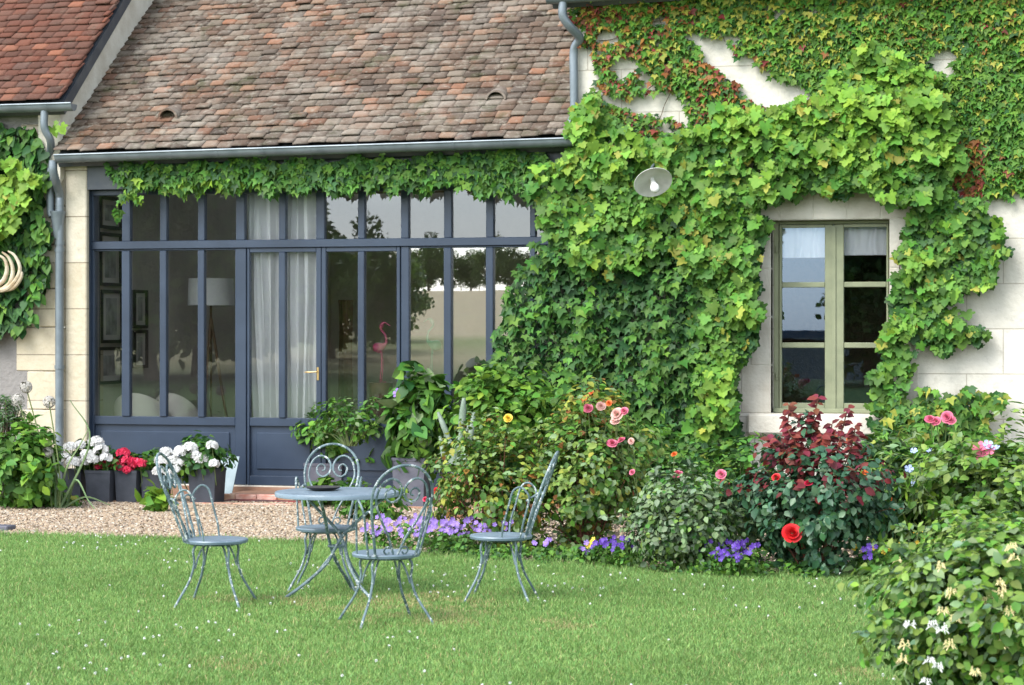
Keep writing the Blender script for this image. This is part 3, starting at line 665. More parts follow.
# ------------------------------------------------------------------ leaves
def half(pts, fold=0.22, droop=0.25):
    """pts: right half outline from base to tip (x,y), y axis = midrib; returns V, faces (two per segment, joined at the midrib)"""
    V = [(0, pts[0][1], 0)]; ctr = 0.38
    V = [(0.0, ctr, 0.0)]; R_ = [(x, y) for x, y in pts]
    ring = R_ + [(-x, y) for x, y in R_[::-1] if abs(x) > 1e-6]
    for x, y in ring: V.append((x, y, 0))
    V = np.array(V, float); V[:, 2] = fold * np.abs(V[:, 0]) - droop * V[:, 1] ** 2 * 0.6
    n = len(ring); Fs = [(0, i + 1, (i + 1) % n + 1) for i in range(n)]
    return V, Fs
T_GRAPE = half([(0, .16), (.16, -.04), (.40, -.02), (.46, .14), (.36, .24), (.60, .36), (.58, .52), (.34, .54), (.26, .80), (.12, .86), (0, 1)], fold=.16)
T_IVY = half([(0, .08), (.26, .0), (.34, .22), (.52, .52), (.22, .50), (0, 1)])
T_HEART = half([(0, .08), (.22, -.03), (.40, .15), (.38, .45), (.2, .75), (0, 1)])
T_OVATE = (np.array([(0, 0, 0), (.32, .34, .06), (.25, .70, .02), (0, 1, -.14), (-.25, .70, .02), (-.32, .34, .06), (0, .5, -.01)], float), [(0, 1, 2, 6), (6, 2, 3), (0, 6, 4, 5), (6, 3, 4)])
T_NARROW = (np.array([(0, 0, 0), (.09, .3, .02), (.07, .7, 0), (0, 1, -.15), (-.07, .7, 0), (-.09, .3, .02), (0, .5, -.03)], float), [(0, 1, 2, 6), (6, 2, 3), (0, 6, 4, 5), (6, 3, 4)])
T_BLADE = (np.array([(-.5, 0, 0), (.5, 0, 0), (.4, .5, -.04), (-.4, .5, -.04), (0, 1, -.25)], float), [(0, 1, 2, 3), (3, 2, 4)])
T_PEBBLE = (np.array([(1, 0, 0), (-1, 0, 0), (0, 1, 0), (0, -1, 0), (0, 0, .7), (0, 0, -.7)], float) * .5, [(0, 2, 4), (2, 1, 4), (1, 3, 4), (3, 0, 4)])
T_FLOWER5 = None
def petals(n, r=1.0, wd=.42, cup=.25):
    V = [(0, 0, 0)]; Fs = []
    for k in range(n):
        a = 2 * math.pi * k / n; c, s = math.cos(a), math.sin(a); i = len(V)
        for rr, ww, z in ((.35, .5 * wd, cup * .2), (.8, wd, cup * .6), (1.0, wd * .5, cup)):
            V += [(r * (rr * c - ww * s), r * (rr * s + ww * c), z * r), (r * (rr * c + ww * s), r * (rr * s - ww * c), z * r)]
        Fs += [(0, i + 1, i), (i, i + 1, i + 3, i + 2), (i + 2, i + 3, i + 5, i + 4)]
    return np.array(V, float), Fs
T_FLOWER5 = petals(5)
def rose_t():
    V = []; Fs = []; rr = np.random.default_rng(5)
    for ring, (n, r, tilt, z0) in enumerate(((3, .10, 1.5, .22), (4, .20, 1.45, .20), (5, .30, 1.3, .14), (6, .40, 1.1, .06), (7, .50, .8, -.03), (8, .58, .35, -.12))):
        for k in range(n):
            a = 2 * math.pi * (k + ring * .37) / n + rr.normal(0, .1); c, s = math.cos(a), math.sin(a); w_ = r * 1.1; i = len(V)
            for (t, ww) in ((0, .35), (.6, 1.0), (1.0, .75)):
                for sg in (-1, 0, 1):
                    rad = r * .35 + t * r * math.cos(tilt) * 1.2 - (0.06 * abs(sg)); zz = z0 + t * .34 * math.sin(tilt) + rr.normal(0, .015)
                    V.append((rad * c - sg * ww * w_ * .6 * s, rad * s + sg * ww * w_ * .6 * c, zz))
            for q in (0, 1):
                for p in (0, 1): Fs.append((i + q * 3 + p, i + q * 3 + p + 1, i + q * 3 + p + 4, i + q * 3 + p + 3))
    return np.array(V), Fs
T_ROSE = rose_t()

def norm(a): return a / np.maximum(np.linalg.norm(a, axis=-1, keepdims=True), 1e-9)
def scatter(T, P, N_, Tp, size, mi=None, xs=None):
    """instances baked in one mesh: P positions, N_ normals, Tp tip directions, size lengths -> V,FV,FN,MI"""
    V, Fs = T; n = len(P); P = np.asarray(P, float); N_ = norm(np.asarray(N_, float)); Tp = np.asarray(Tp, float)
    Tp = norm(Tp - N_ * (Tp * N_).sum(-1, keepdims=True)); X = np.cross(Tp, N_)
    size = np.broadcast_to(np.asarray(size, float), (n,)); sx = size if xs is None else np.broadcast_to(xs, (n,))
    out = P[:, None, :] + (V[None, :, 0, None] * X[:, None, :]) * sx[:, None, None] + (V[None, :, 1, None] * Tp[:, None, :] + V[None, :, 2, None] * N_[:, None, :]) * size[:, None, None]
    flat = np.concatenate([np.array(f) for f in Fs]); fn = np.array([len(f) for f in Fs])
    FV_ = (flat[None, :] + (np.arange(n) * len(V))[:, None]).ravel(); FN_ = np.tile(fn, n)
    MI = np.repeat(np.zeros(n, int) if mi is None else mi, len(Fs))
    return out.reshape(-1, 3), FV_, FN_, MI
def leafobj(name, T, P, N_, Tp, size, mats, mi, parent=None, off=(0, 0, 0), xs=None):
    V, fv, fn, mi_ = scatter(T, np.asarray(P) - np.array(off), N_, Tp, size, mi, xs)
    return link(name, np_mesh(name, V, fv, fn, mats, mi_), parent)

LM = dict(
    lime=leafm('lime_leaf', (0.155, 0.30, 0.03)), bright=leafm('bright_leaf', (0.092, 0.22, 0.026)), mid=leafm('mid_leaf', (0.058, 0.155, 0.024)),
    dark=leafm('dark_leaf', (0.026, 0.085, 0.02), 0.18), deep=leafm('deep_leaf', (0.018, 0.055, 0.016), 0.12), yellow=leafm('yellow_leaf', (0.25, 0.28, 0.04)),
    orange=leafm('orange_leaf', (0.25, 0.12, 0.03)), red=leafm('red_leaf', (0.19, 0.05, 0.03)), fresh=leafm('fresh_leaf', (0.17, 0.27, 0.055)), wine=leafm('wine_leaf', (0.13, 0.018, 0.022), 0.2), pale=leafm('pale_leaf', (0.16, 0.25, 0.11), 0.2),
    grey=leafm('grey_leaf', (0.13, 0.19, 0.11), 0.15), blueg=leafm('blue_green_leaf', (0.035, 0.10, 0.05), 0.15, rough=.38), bluel=leafm('blue_green_pale_leaf', (0.09, 0.17, 0.09), 0.15, rough=.38))
FM = dict(
    red=mat('red_petal', (0.62, 0.012, 0.015), .5, island=.25, trans=.2), crimson=mat('crimson_petal', (0.66, 0.03, 0.09), .5, island=.25, trans=.2), white=mat('white_petal', (0.80, 0.80, 0.78), .6, island=.1, trans=.25),
    pink=mat('pink_petal', (0.72, 0.17, 0.27), .5, island=.2, trans=.25), blush=mat('blush_petal', (0.80, 0.48, 0.42), .5, island=.15, trans=.25), orange=mat('orange_petal', (0.80, 0.16, 0.03), .5, island=.2, trans=.2),
    yellow=mat('yellow_petal', (0.80, 0.55, 0.05), .5, island=.2, trans=.2), cream=mat('cream_petal', (0.78, 0.68, 0.36), .5, island=.2, trans=.25), violet=mat('violet_petal', (0.27, 0.17, 0.55), .5, island=.35, hue=.03, trans=.2),
    purple=mat('purple_petal', (0.09, 0.035, 0.36), .5, island=.4, hue=.03, trans=.2), blue=mat('pale_blue_petal', (0.38, 0.47, 0.75), .5, island=.2, trans=.2), seed=mat('allium_floret', (0.42, 0.40, 0.36), .8, island=.2))

def pal(n, wts, region=None):
    keys = list(wts); p = np.array([wts[k] for k in keys], float); p /= p.sum()
    return rng.choice(len(keys), n, p=p), [LM[k] for k in keys]

def vine(name, label, cat, polys, n, T, size, weights, thick, wts_fn=None, holes=(), gap=0.0, gsc=14, bulge=30, stems=14, Y=YF, stem_r=.008, edge_noise=9, tiltv=.45, sj=.25, clump=0, smin=0, px_off=0):
    """climbing plant on a wall: leaves over outlines measured on the wall plane, standing off it by a bulging thickness"""
    A = []
    for P in polys:
        xs = [p[0] for p in P]; ys = [p[1] for p in P]; A.append((max(xs) - min(xs)) * (max(ys) - min(ys)))
    X_ = []; Y_ = []
    tot = sum(A)
    for P, a in zip(polys, A):
        xs = [p[0] for p in P]; ys = [p[1] for p in P]; m = int(n * a / tot * 2.2)
        x = rng.uniform(min(xs) - 8, max(xs) + 8, m); y = rng.uniform(min(ys) - 8, max(ys) + 8, m)
        if clump:
            k = max(4, m // clump); cx = rng.uniform(min(xs), max(xs), k); cy = rng.uniform(min(ys), max(ys), k); c = rng.integers(0, k, m)
            f = rng.random(m) < .6; x = np.where(f, cx[c] + rng.normal(0, size * 90, m), x); y = np.where(f, cy[c] + rng.normal(0, size * 90, m), y)
        xn = x + (vnoise(x, y, 11) - .5) * edge_noise * 2; yn = y + (vnoise(x + 99, y + 31, 11) - .5) * edge_noise * 2
        k = inpoly(xn, yn, P)
        for h in holes: k &= ~inpoly(x + (vnoise(x, y, 6) - .5) * 8, y + (vnoise(x + 50, y, 6) - .5) * 8, h)
        if gap: k &= (0.65 * vnoise(x, y, gsc) + .35 * vnoise(x, y, gsc / 2.7)) > gap
        X_.append(x[k]); Y_.append(y[k])
    x = np.concatenate(X_); y = np.concatenate(Y_)
    if len(x) > n: s = rng.permutation(len(x))[:n]; x = x[s]; y = y[s]
    m = len(x); u = (x - 512) / F; t = Y / (CS + u * SN); wx = t * (-SN + u * CS); wz = H + (Y0 - y) / F * t
    bl = 0.35 + 0.65 * (0.6 * vnoise(x + 7, y + 3, bulge) + .4 * vnoise(x, y, bulge / 3)) * 1.5
    depth = smin + thick * np.clip(bl, 0.1, 1.3) * rng.random(m) ** 0.55
    wz = np.maximum(wz, 0.03)
    P3 = np.stack([wx, Y - 0.01 - depth, wz], -1)
    N_ = np.stack([rng.normal(0, .45, m), -np.ones(m), tiltv + rng.normal(0, .42, m)], -1); Tp = np.stack([rng.normal(0, .5, m), -.25 + rng.normal(0, .2, m), -np.ones(m)], -1)
    sz = size * np.clip(rng.normal(1, sj, m), .45, 1.6)
    root = empty(name, (float(wx.mean()), Y - .1, 0), label, cat); off = np.array(root.location)
    keys = list(weights)
    if wts_fn is None: mi = rng.choice(len(keys), m, p=np.array([weights[k] for k in keys]) / sum(weights.values()))
    else: mi = wts_fn(x, y, depth / max(thick, 1e-6), m)
    leafobj('foliage', T, P3, N_, Tp, sz, [LM[k] for k in keys], mi, root, off, sz * rng.uniform(.7, 1.2, m))
    b = MB(off)
    for i in range(stems):
        j = rng.integers(0, m); gx_, gz_ = wx[j], wz[j]; pts = [(gx_, Y - .015 - .3 * thick * rng.random(), gz_)]
        a = rng.uniform(1.1, 2.0)
        for k in range(7):
            a += rng.normal(0, .3); gx_ += .13 * math.cos(a) * (1 if i % 2 else -1); gz_ += -.13 * math.sin(a)
            px_ = 512 + F * ((gx_ * CS + Y * SN) / (-gx_ * SN + Y * CS)); py_ = Y0 - F * (gz_ - H) / (-gx_ * SN + Y * CS)
            if gz_ < 0.02 or not any(inpoly(np.array([px_]), np.array([py_]), Q)[0] for Q in polys): break
            pts.append((gx_, Y - .015 - .3 * thick * rng.random(), gz_))
        if len(pts) > 2: b.tube(catmull(pts, 3), stem_r * rng.uniform(.5, 1.2), 5)
    b.build('stem', M['bark'], root)
    return root

def bush(name, label, cat, base, rx, ry, h, n, T, size, weights, z0=0.0, clusters=60, cr=.16, stem='greenstem', top_w=None, shape=1.0, droop=.3, up=.5, flowers=(), sr=.006, group=None, sj=.25, fill=.25, obj_name='foliage', shoots=None):
    """leafy plant: cluster centres in an uneven ellipsoid, leaves round each centre, stems to the centres"""
    shoots = (int(clusters * .22) if clusters >= 40 and T is not T_HEART else 0) if shoots is None else shoots
    base = Vector(base); c = rng.normal(0, 1, (clusters, 3)); c = norm(c) * (rng.random((clusters, 1)) ** (1 / 2.2))
    wob = 0.78 + .5 * rng.random((clusters, 1)); c = c * wob
    C_ = np.stack([c[:, 0] * rx, c[:, 1] * ry, z0 + (h - z0) * (0.5 + 0.5 * np.clip(c[:, 2], -1, 1.12))], -1)
    if shape != 1.0:
        f = np.clip(C_[:, 2] / h, 0, 1); k = shape + (1 - shape) * f; C_[:, 0] *= k; C_[:, 1] *= k
    ci = rng.integers(0, clusters, n); cr_ = cr * (0.6 + 0.8 * rng.random(clusters))
    dv = norm(rng.normal(0, 1, (n, 3))) * (rng.random((n, 1)) ** .5); P = C_[ci] + dv * cr_[ci][:, None] * np.array([1, 1, .8])
    f = rng.random(n) < fill; m = int(f.sum()); q = norm(rng.normal(0, 1, (m, 3))) * (rng.random((m, 1)) ** (1 / 3)) * .92
    P[f] = np.stack([q[:, 0] * rx, q[:, 1] * ry, z0 + (h - z0) * (.5 + .5 * q[:, 2])], -1)
    P[:, 2] = np.maximum(P[:, 2], .02)
    ctr = np.array([0, 0, (h + z0) * .4]); N_ = norm(P - ctr) * .8 + norm(dv) * .5 + np.array([0, 0, up]) + rng.normal(0, .35, (n, 3))
    Tp = norm(P - ctr) * .5 + rng.normal(0, .6, (n, 3)) + np.array([0, 0, -droop])
    keys = list(weights); mi = rng.choice(len(keys), n, p=np.array([weights[k] for k in keys], float) / sum(weights.values()))
    if top_w:
        hi = (P[:, 2] / h) + rng.normal(0, .08, n) > top_w[1]; k2 = list(top_w[0]); kk = rng.choice(len(k2), n, p=np.array([top_w[0][k] for k in k2], float) / sum(top_w[0].values()))
        mi = np.where(hi, len(keys) + kk, mi); keys = keys + k2
    if shoots:
        SP = []; ST = []; stems_ = []
        for i in range(shoots):
            q = C_[rng.integers(0, clusters)]; o_ = np.array([q[0], q[1], max(q[2], h * .45)]) * .8; dr = norm(o_ - np.array([0, 0, h * .2]) + rng.normal(0, .25, 3) * h * .5); dr[2] = abs(dr[2]) * .6 + .35; ln = rng.uniform(.14, .30) * (h + rx) * .75
            pts = [o_ + dr * ln * 1.15 * t + np.array([0, 0, -.22 * ln * t * t]) + rng.normal(0, .008, 3) for t in np.linspace(0, 1.25, 7)]; stems_.append(pts)
            for p in catmull([Vector(p) for p in pts], 2)[4:]:
                for s in range(3): SP.append(tuple(p)); ST.append(tuple(dr * .5 + rng.normal(0, .7, 3)))
        P = np.concatenate([P, np.array(SP)]); Tp = np.concatenate([Tp, np.array(ST)]); N_ = np.concatenate([N_, rng.normal(0, .5, (len(SP), 3)) + [0, -.4, .8]])
        mi = np.concatenate([mi, mi[rng.integers(0, n, len(SP))]]) if not top_w else np.concatenate([mi, np.where((np.array(SP)[:, 2] / h > top_w[1]) & (rng.random(len(SP)) < .5), len(weights), 0)]); n = len(P)
    root = empty(name, base, label, cat, group)
    leafobj(obj_name, T, P, N_, Tp, size * np.clip(rng.normal(1, sj, n), .4, 1.7), [LM[k] for k in keys], mi, root)
    b = MB()
    for i in range(min(clusters, 40)):
        p = Vector(C_[i]); s = Vector((p.x * .12 + random.uniform(-.03, .03), p.y * .12 + random.uniform(-.03, .03), z0 * .98 if z0 > .3 else 0))
        b.tube([s, s.lerp(p, .45) + Vector((0, 0, .05 * h)), p], [sr * 1.3, sr, sr * .4], 5)
    if shoots:
        for pts in stems_: b.tube([Vector(p) for p in pts], [sr * .6] * 7, 4)
    b.build('stem', M[stem], root)
    return root
def at_pix(root, x, y, dy=0.0):
    """local point of a plant that stands where (x, y) was measured, dy metres nearer than its base"""
    p = root.location; Yp = p.y - dy; return W(x, y, Yp) - p
def flower(root, T, x, y, dy, size, fm, name='flower', nrm=(-.1, -.75, .6), stem=True, sm='greenstem'):
    p = at_pix(root, x, y, dy); n_ = np.array([nrm]) + rng.normal(0, .2, (1, 3))
    V, fv, fn, mi = scatter(T, np.array([p]), n_, rng.normal(0, 1, (1, 3)), size)
    o = link(name, np_mesh(name, V, fv, fn, fm), root)
    if stem:
        b = MB(); b.tube([p - Vector((0, -.01, .0)), p + Vector((random.uniform(-.03, .03), .08, -.16)), p + Vector((random.uniform(-.05, .05), .15, -.36))], .004, 5); b.build('flower_stem', M[sm], o)
    return o
def cluster_head(root, x, y, dy, r, n, fs, fm, name='flower_head', squash=.75):
    p = np.array(at_pix(root, x, y, dy)); d_ = norm(rng.normal(0, 1, (n, 3))); d_[:, 2] = np.abs(d_[:, 2]) * 1.0 - .25; d_ = norm(d_)
    P = p + d_ * r * np.array([1, 1, squash]) * rng.uniform(.82, 1.08, (n, 1))
    V, fv, fn, mi = scatter(T_FLOWER5, P, d_ + rng.normal(0, .15, (n, 3)), rng.normal(0, 1, (n, 3)), fs)
    o = link(name, np_mesh(name, V, fv, fn, fm), root)
    b = MB(); q = Vector(p); b.tube([q, q + Vector((0, .03, -.10)), q + Vector((0, .06, -.22))], .004, 5); b.build('flower_stem', M['greenstem'], o)
    return o
# ------------------------------------------------------------------ bistro chairs and table
def arc3(c, r, a0, a1, n, f): return [f(c[0] + r * math.cos(a0 + (a1 - a0) * k / n), c[1] + r * math.sin(a0 + (a1 - a0) * k / n)) for k in range(n + 1)]
SH = 0.425
def make_chair():
    """seat centre at x=y=0, back at +y, sitter looks to -y"""
    root = empty('garden_chair')
    b = MB(); r = .203
    b.lathe([(0.0, SH - .004), (r * .5, SH - .002), (r * .93, SH + .004), (r, SH + .002), (r + .004, SH - .006), (r, SH - .02), (r - .012, SH - .02), (r - .02, SH - .008), (0, SH - .010)], n=36)
    b.build('seat', M['iron_seat'], root)
    b = MB(); b.tube(catmull([(.165 * math.cos(a), .165 * math.sin(a), SH - .026) for a in np.linspace(0, 2 * math.pi, 17)[:-1]], 2, True), .007, 6, True)
    b.build('seat_ring', M['iron'], root)
    def bk(x, z): return Vector((x, .175 + .20 * (z / .55) ** 1.1 if z > 0 else .175, SH + z))
    b = MB(); th = .0088
    P = [(-.125, -.01), (-.15, .12), (-.178, .26), (-.188, .36)] + [(.188 * math.cos(a), .36 + .188 * math.sin(a)) for a in np.linspace(math.pi, 0, 9)[1:-1]] + [(.188, .36), (.178, .26), (.15, .12), (.125, -.01)]
    b.tube([bk(*p) for p in catmull([(x, z, 0) for x, z in P], 4) for p in [(p[0], p[1])]], th, 8)
    for s in (-1, 1):
        P = [(.012 * s, 0), (.055 * s, .11), (.115 * s, .22), (.155 * s, .31), (.158 * s, .37), (.135 * s, .435), (.085 * s, .468), (.035 * s, .45), (.008 * s, .40), (.020 * s, .35), (.06 * s, .325), (.097 * s, .345), (.105 * s, .385), (.078 * s, .41), (.05 * s, .395), (.052 * s, .37), (.07 * s, .366)]
        b.tube([bk(p[0], p[1]) for p in catmull([(x, z, 0) for x, z in P], 4)], [.0072] * 48 + [.0062] * 17, 6)
        P = [(.012 * s, .0), (.03 * s, .04), (.06 * s, .05), (.075 * s, .025), (.055 * s, .006), (.04 * s, .02)]
        b.tube([bk(p[0], p[1]) for p in catmull([(x, z, 0) for x, z in P], 4)], .006, 6)
    b.build('backrest', M['iron'], root)
    for s in (-1, 1):
        q = MB()
        P = [(.16 * s, .145, SH - .004), (.185 * s, .175, SH + .12), (.21 * s, .21, SH + .25), (.222 * s, .19, SH + .305), (.225 * s, .15, SH + .33), (.222 * s, .105, SH + .30), (.212 * s, .075, SH + .2), (.20 * s, .04, SH + .08), (.195 * s, .03, SH - .004)]
        q.tube(catmull(P, 4), .0068, 6)
        q.tube(catmull([(.205 * s, .19, SH + .24), (.19 * s, .24, SH + .27), (.172 * s, .26, SH + .25)], 4), .007, 6)
        q.build('side_loop', M['iron'], root)
    for sx in (-1, 1):
        for sy in (-1, 1):
            q = MB(); d_ = Vector((sx * .74, sy * .68, 0)).normalized()
            def lp(rr, z): return Vector((d_.x * rr, d_.y * rr, z))
            q.tube(catmull([lp(.15, SH - .025), lp(.172, SH - .07), lp(.165, SH - .15), lp(.20, .17), lp(.275, .06), lp(.325, -.015)], 5), .0082, 8)
            q.tube(catmull([lp(.06, SH - .03), lp(.10, SH - .05), lp(.135, SH - .11), lp(.158, SH - .18)], 5), .0065, 6)
            q.build('leg', M['iron'], root)
    return root
def copy_tree(o, parent=None):
    c = o.copy(); COL.objects.link(c); c.parent = parent
    for ch in list(o.children): copy_tree(ch, c)
    return c
def face(deg): return R(deg)
chairs = [  # seat centre px x, seat height px y, heading of the sitter (deg, world, 0 = +x), label
    (216, 539, 8, 'blue-grey iron garden chair left of the table, turned side-on facing right'),
    (326, 527, -78, 'blue-grey iron garden chair behind the table, its scrolled back facing the house'),
    (386, 552.5, 127, 'blue-grey iron garden chair in front of the table, seen from behind its heart-scroll back'),
    (501, 535, 188, 'blue-grey iron garden chair right of the table, its back leaning towards the rose bush')]
ch0 = make_chair()
for i, (x, y, hd, lb) in enumerate(chairs):
    c = ch0 if i == 0 else copy_tree(ch0)
    p = G(x, y, SH); c.location = (p.x, p.y, 0.0); c.rotation_euler = (0, 0, R(hd + 90))
    tag(c, lb, 'garden chair', 'blue-grey iron chairs round the garden table')
tp = G(337, 491, .70)
TB = empty('garden_table', (tp.x, tp.y, 0), 'round blue-grey iron garden table with crossing curved legs on the lawn', 'table')
b = MB(); r = .408
b.lathe([(0, .70), (r * .97, .70), (r, .698), (r + .005, .69), (r + .004, .668), (r - .003, .666), (r - .006, .688), (0, .692)], n=56); b.build('tabletop', M['iron_seat'], TB)
b = MB(); b.tube(catmull([(.33 * math.cos(a), .33 * math.sin(a), .68) for a in np.linspace(0, 2 * math.pi, 17)[:-1]], 2, True), .008, 6, True); b.tube(catmull([(.055 * math.cos(a), .055 * math.sin(a), .335) for a in np.linspace(0, 2 * math.pi, 13)[:-1]], 2, True), .008, 6, True)
b.build('support_ring', M['iron'], TB)
for a in (200, 320, 80):
    a = R(a + 12); d_ = Vector((math.cos(a), math.sin(a), 0)); t_ = Vector((-d_.y, d_.x, 0)) * .05
    q = MB(); q.tube(catmull([-d_ * .37 + Vector((0, 0, .685)), -d_ * .22 + t_ * .4 + Vector((0, 0, .57)), -d_ * .05 + t_ + Vector((0, 0, .43)), d_ * .02 + t_ + Vector((0, 0, .33)), d_ * .08 + t_ * .6 + Vector((0, 0, .22)), d_ * .22 + Vector((0, 0, .09)), d_ * .37 + Vector((0, 0, -.012))], 6), .0108, 8)
    q.tube([d_ * .20 + Vector((0, 0, .09)), d_ * .0 + t_ + Vector((0, 0, .34))], .006, 6)
    q.build('leg', M['iron'], TB)
pp = G(323, 488, .715)
b = MB((pp.x, pp.y, .702)); b.lathe([(0, .703), (.07, .703), (.105, .712), (.118, .724), (.112, .725), (.07, .715), (0, .713)], (pp.x, pp.y, 0), 28)
o = b.build('dish', M['black']); o.location = (pp.x, pp.y, .702); tag(o, 'small dark round dish lying on the blue-grey garden table', 'dish')

# ------------------------------------------------------------------ wall lamp
lp_ = W(653, 182, YF - .62)
WL = empty('wall_lamp', lp_, 'round white enamel lamp with bare bulb above the grape vine', 'lamp')
ax = Vector((.34, -.62, -.72)).normalized(); Mx = ax.to_track_quat('Z', 'Y').to_matrix()
b = MB(); rs = .193
prof = [(.03, -.075), (.045, -.055), (.07, -.045), (.13, -.028), (rs - .01, -.004), (rs, .004), (rs - .002, .008), (rs - .012, .002), (.13, -.02), (.07, -.037), (.04, -.045), (0, -.045)]
b.lathe(prof, M=Mx, n=40); b.build('lamp_shade', M['white_enamel'], WL)
b = MB(); b.lathe([(.022, -.05), (.024, .0), (.018, .01)], M=Mx, n=16); b.build('socket', M['white_enamel'], WL)
b = MB(); b.lathe([(.026, .005), (.034, .04), (.046, .08), (.042, .115), (.022, .138), (0, .142)], M=Mx, n=18); b.build('bulb', M['bulb'], WL)
b = MB(); b.tube(catmull([Mx @ Vector((0, 0, -.07)), Mx @ Vector((0, 0, -.14)) + Vector((0, .05, .04)), Vector((-.03, .35, .22)), Vector((-.03, .61, .2))], 6), .012, 8); b.build('lamp_arm', M['zinc'], WL)

# ------------------------------------------------------------------ antlers
al = W(2, 287, YF - .24)
AN = empty('antlers', al, 'pale curved antlers hung on the ivy wall at the left edge', 'antlers')
b = MB()
def aw(x, y, dy=0): return W(x, y, YF - .24 - dy) - al
for P in ([(-8, 290), (6, 289), (16, 280), (20, 268), (15, 256), (8, 251)], [(2, 290), (10, 283), (13, 270), (9, 258), (2, 252)], [(-8, 287), (3, 281), (7, 270), (5, 260), (-1, 255)], [(-10, 292), (-16, 280), (-18, 268), (-14, 256)], [(6, 289), (14, 287), (21, 278), (22, 272)]):
    pts = catmull([aw(x, y, .02 * i) for i, (x, y) in enumerate(P)], 5); n_ = len(pts); b.tube(pts, [.026 * (1 - k / n_) ** .6 + .005 for k in range(n_)], 8)
b.lathe([(0, -.05), (.05, -.03), (.06, 0), (.04, .04), (0, .05)], aw(-8, 290), 12)
b.build('antler', M['horn'], AN)

# ------------------------------------------------------------------ interior things
SWX = RX0 + .004                                   # room's side wall
def SW(x, y):
    u = (x - 512) / F; t = SWX / (-SN + u * CS); return Vector((SWX, t * (CS + u * SN), H + (Y0 - y) / F * t))
def picture(x0, x1, ya, yb, lb, dark=False):
    p, q = SW(x0, ya), SW(x1, yb); y0_, y1_ = p.y, q.y; zt_ = (p.z + SW(x1, ya).z) / 2; zb_ = (SW(x0, yb).z + q.z) / 2
    root = empty('framed_picture', (SWX, y0_, zb_), lb, 'picture', 'framed pictures on the side wall indoors'); b = MB(root.location); f = .035 if (y1_ - y0_) > .3 else .025
    for a, c in (((y0_, zb_), (y1_, zb_ + f)), ((y0_, zt_ - f), (y1_, zt_)), ((y0_, zb_ + f), (y0_ + f * 1.4, zt_ - f)), ((y1_ - f * 1.4, zb_ + f), (y1_, zt_ - f))): b.box((SWX, a[0], a[1]), (SWX + .03, c[0], c[1]))
    b.build('frame', M['blackwood'], root)
    b = MB(root.location); b.box((SWX, y0_ + f, zb_ + f * .8), (SWX + .012, y1_ - f, zt_ - f * .8)); b.build('mount', M['mount'], root)
    b = MB(root.location); e = .09 * (y1_ - y0_) + .06; b.box((SWX + .0125, y0_ + f + e, zb_ + f + e * .5), (SWX + .016, y1_ - f - e, zt_ - f - e * .5)); b.build('print', M['paper'], root)
for a in ((98, 120, 197, 229, 'black-framed picture highest on the wall behind the leftmost pane'), (98, 120, 233, 286, 'black-framed picture second from the top behind the leftmost pane'),
          (99, 121, 290, 343, 'black-framed picture with pale mount, third from the top behind the leftmost pane'), (96, 121, 347, 384, 'wide black-framed picture lowest behind the leftmost pane'),
          (132, 146, 290, 328, 'small black-framed picture, upper one behind the second pane'), (132, 146, 330, 368, 'small black-framed picture, lower one behind the second pane')):
    picture(*a)
def curtain(x0, x1, xb0, xb1, Y, lb, seed, ytop=188, ybot=470, m='cloth', folds=5, amp=.045):
    za, zb_ = W(300, ytop, Y).z, W(300, ybot, Y).z; A0, A1, B0, B1 = (W(x, 300, Y).x for x in (x0, x1, xb0, xb1)); nu, nv = 60, 30; r = np.random.default_rng(seed); V = []; f = []
    o_ = Vector(((A0 + A1) / 2, Y, za)); ph = r.random(3) * 6
    for j in range(nv + 1):
        t = j / nv; a, c = A0 + (B0 - A0) * t ** 1.4, A1 + (B1 - A1) * t ** 1.4
        for i in range(nu + 1):
            s = i / nu; V.append((a + (c - a) * s + .01 * math.sin(7 * t + s * 9), Y + amp * (math.sin(2 * math.pi * folds * s + ph[0] + .8 * t) + .5 * math.sin(2 * math.pi * folds * 1.7 * s + ph[1] + 1.5 * t)), za + (zb_ - za) * t))
    for j in range(nv):
        for i in range(nu): k = j * (nu + 1) + i; f.append((k, k + 1, k + nu + 2, k + nu + 1))
    b = MB(o_); b.add(V, f, True); o = b.build('curtain', M[m]); o.location = o_; return tag(o, lb, 'curtain', None)
curtain(247, 283, 256, 284, YF + .27, 'long white curtain gathered behind the narrow left pane of the door', 1)
curtain(284, 323, 284, 321, YF + .26, 'long white curtain behind the right pane of the left door leaf', 2, folds=6)
curtain(337, 352, 339, 351, YF + .9, 'narrow brown curtain hanging inside behind the right door leaf', 3, ytop=300, m='wood', folds=3)
curtain(776, 835, 776, 835, YW + .12, 'short white lace half curtain at the top of the left sash', 4, ytop=216, ybot=262, folds=5, amp=.012)
curtain(836, 892, 836, 892, YW + .12, 'short white lace half curtain at the top of the right sash', 5, ytop=216, ybot=260, folds=4, amp=.012)
# floor lamp
p = W(211, 292, YF + 2.0); FLP = empty('floor_lamp', (p.x, p.y, .101), 'floor lamp with wide white drum shade inside the room', 'lamp'); rs = 24 / S(p); hz_ = 13.5 / S(p)
b = MB(); z_ = p.z - .101; b.lathe([(rs * .97, z_ - hz_), (rs * .93, z_ + hz_), (rs * .92, z_ + hz_), (rs * .96, z_ - hz_)], n=36); b.build('lamp_shade', M['cloth'], FLP)
b = MB(); b.tube([(0, 0, .35), (0, 0, z_)], .014, 8)
for k in range(3):
    a = k * 2.094 + .4; b.tube([(0, 0, z_ - hz_ - .15), (.28 * math.cos(a), .28 * math.sin(a), 0)], .018, 8)
b.build('tripod', M['wood'], FLP)
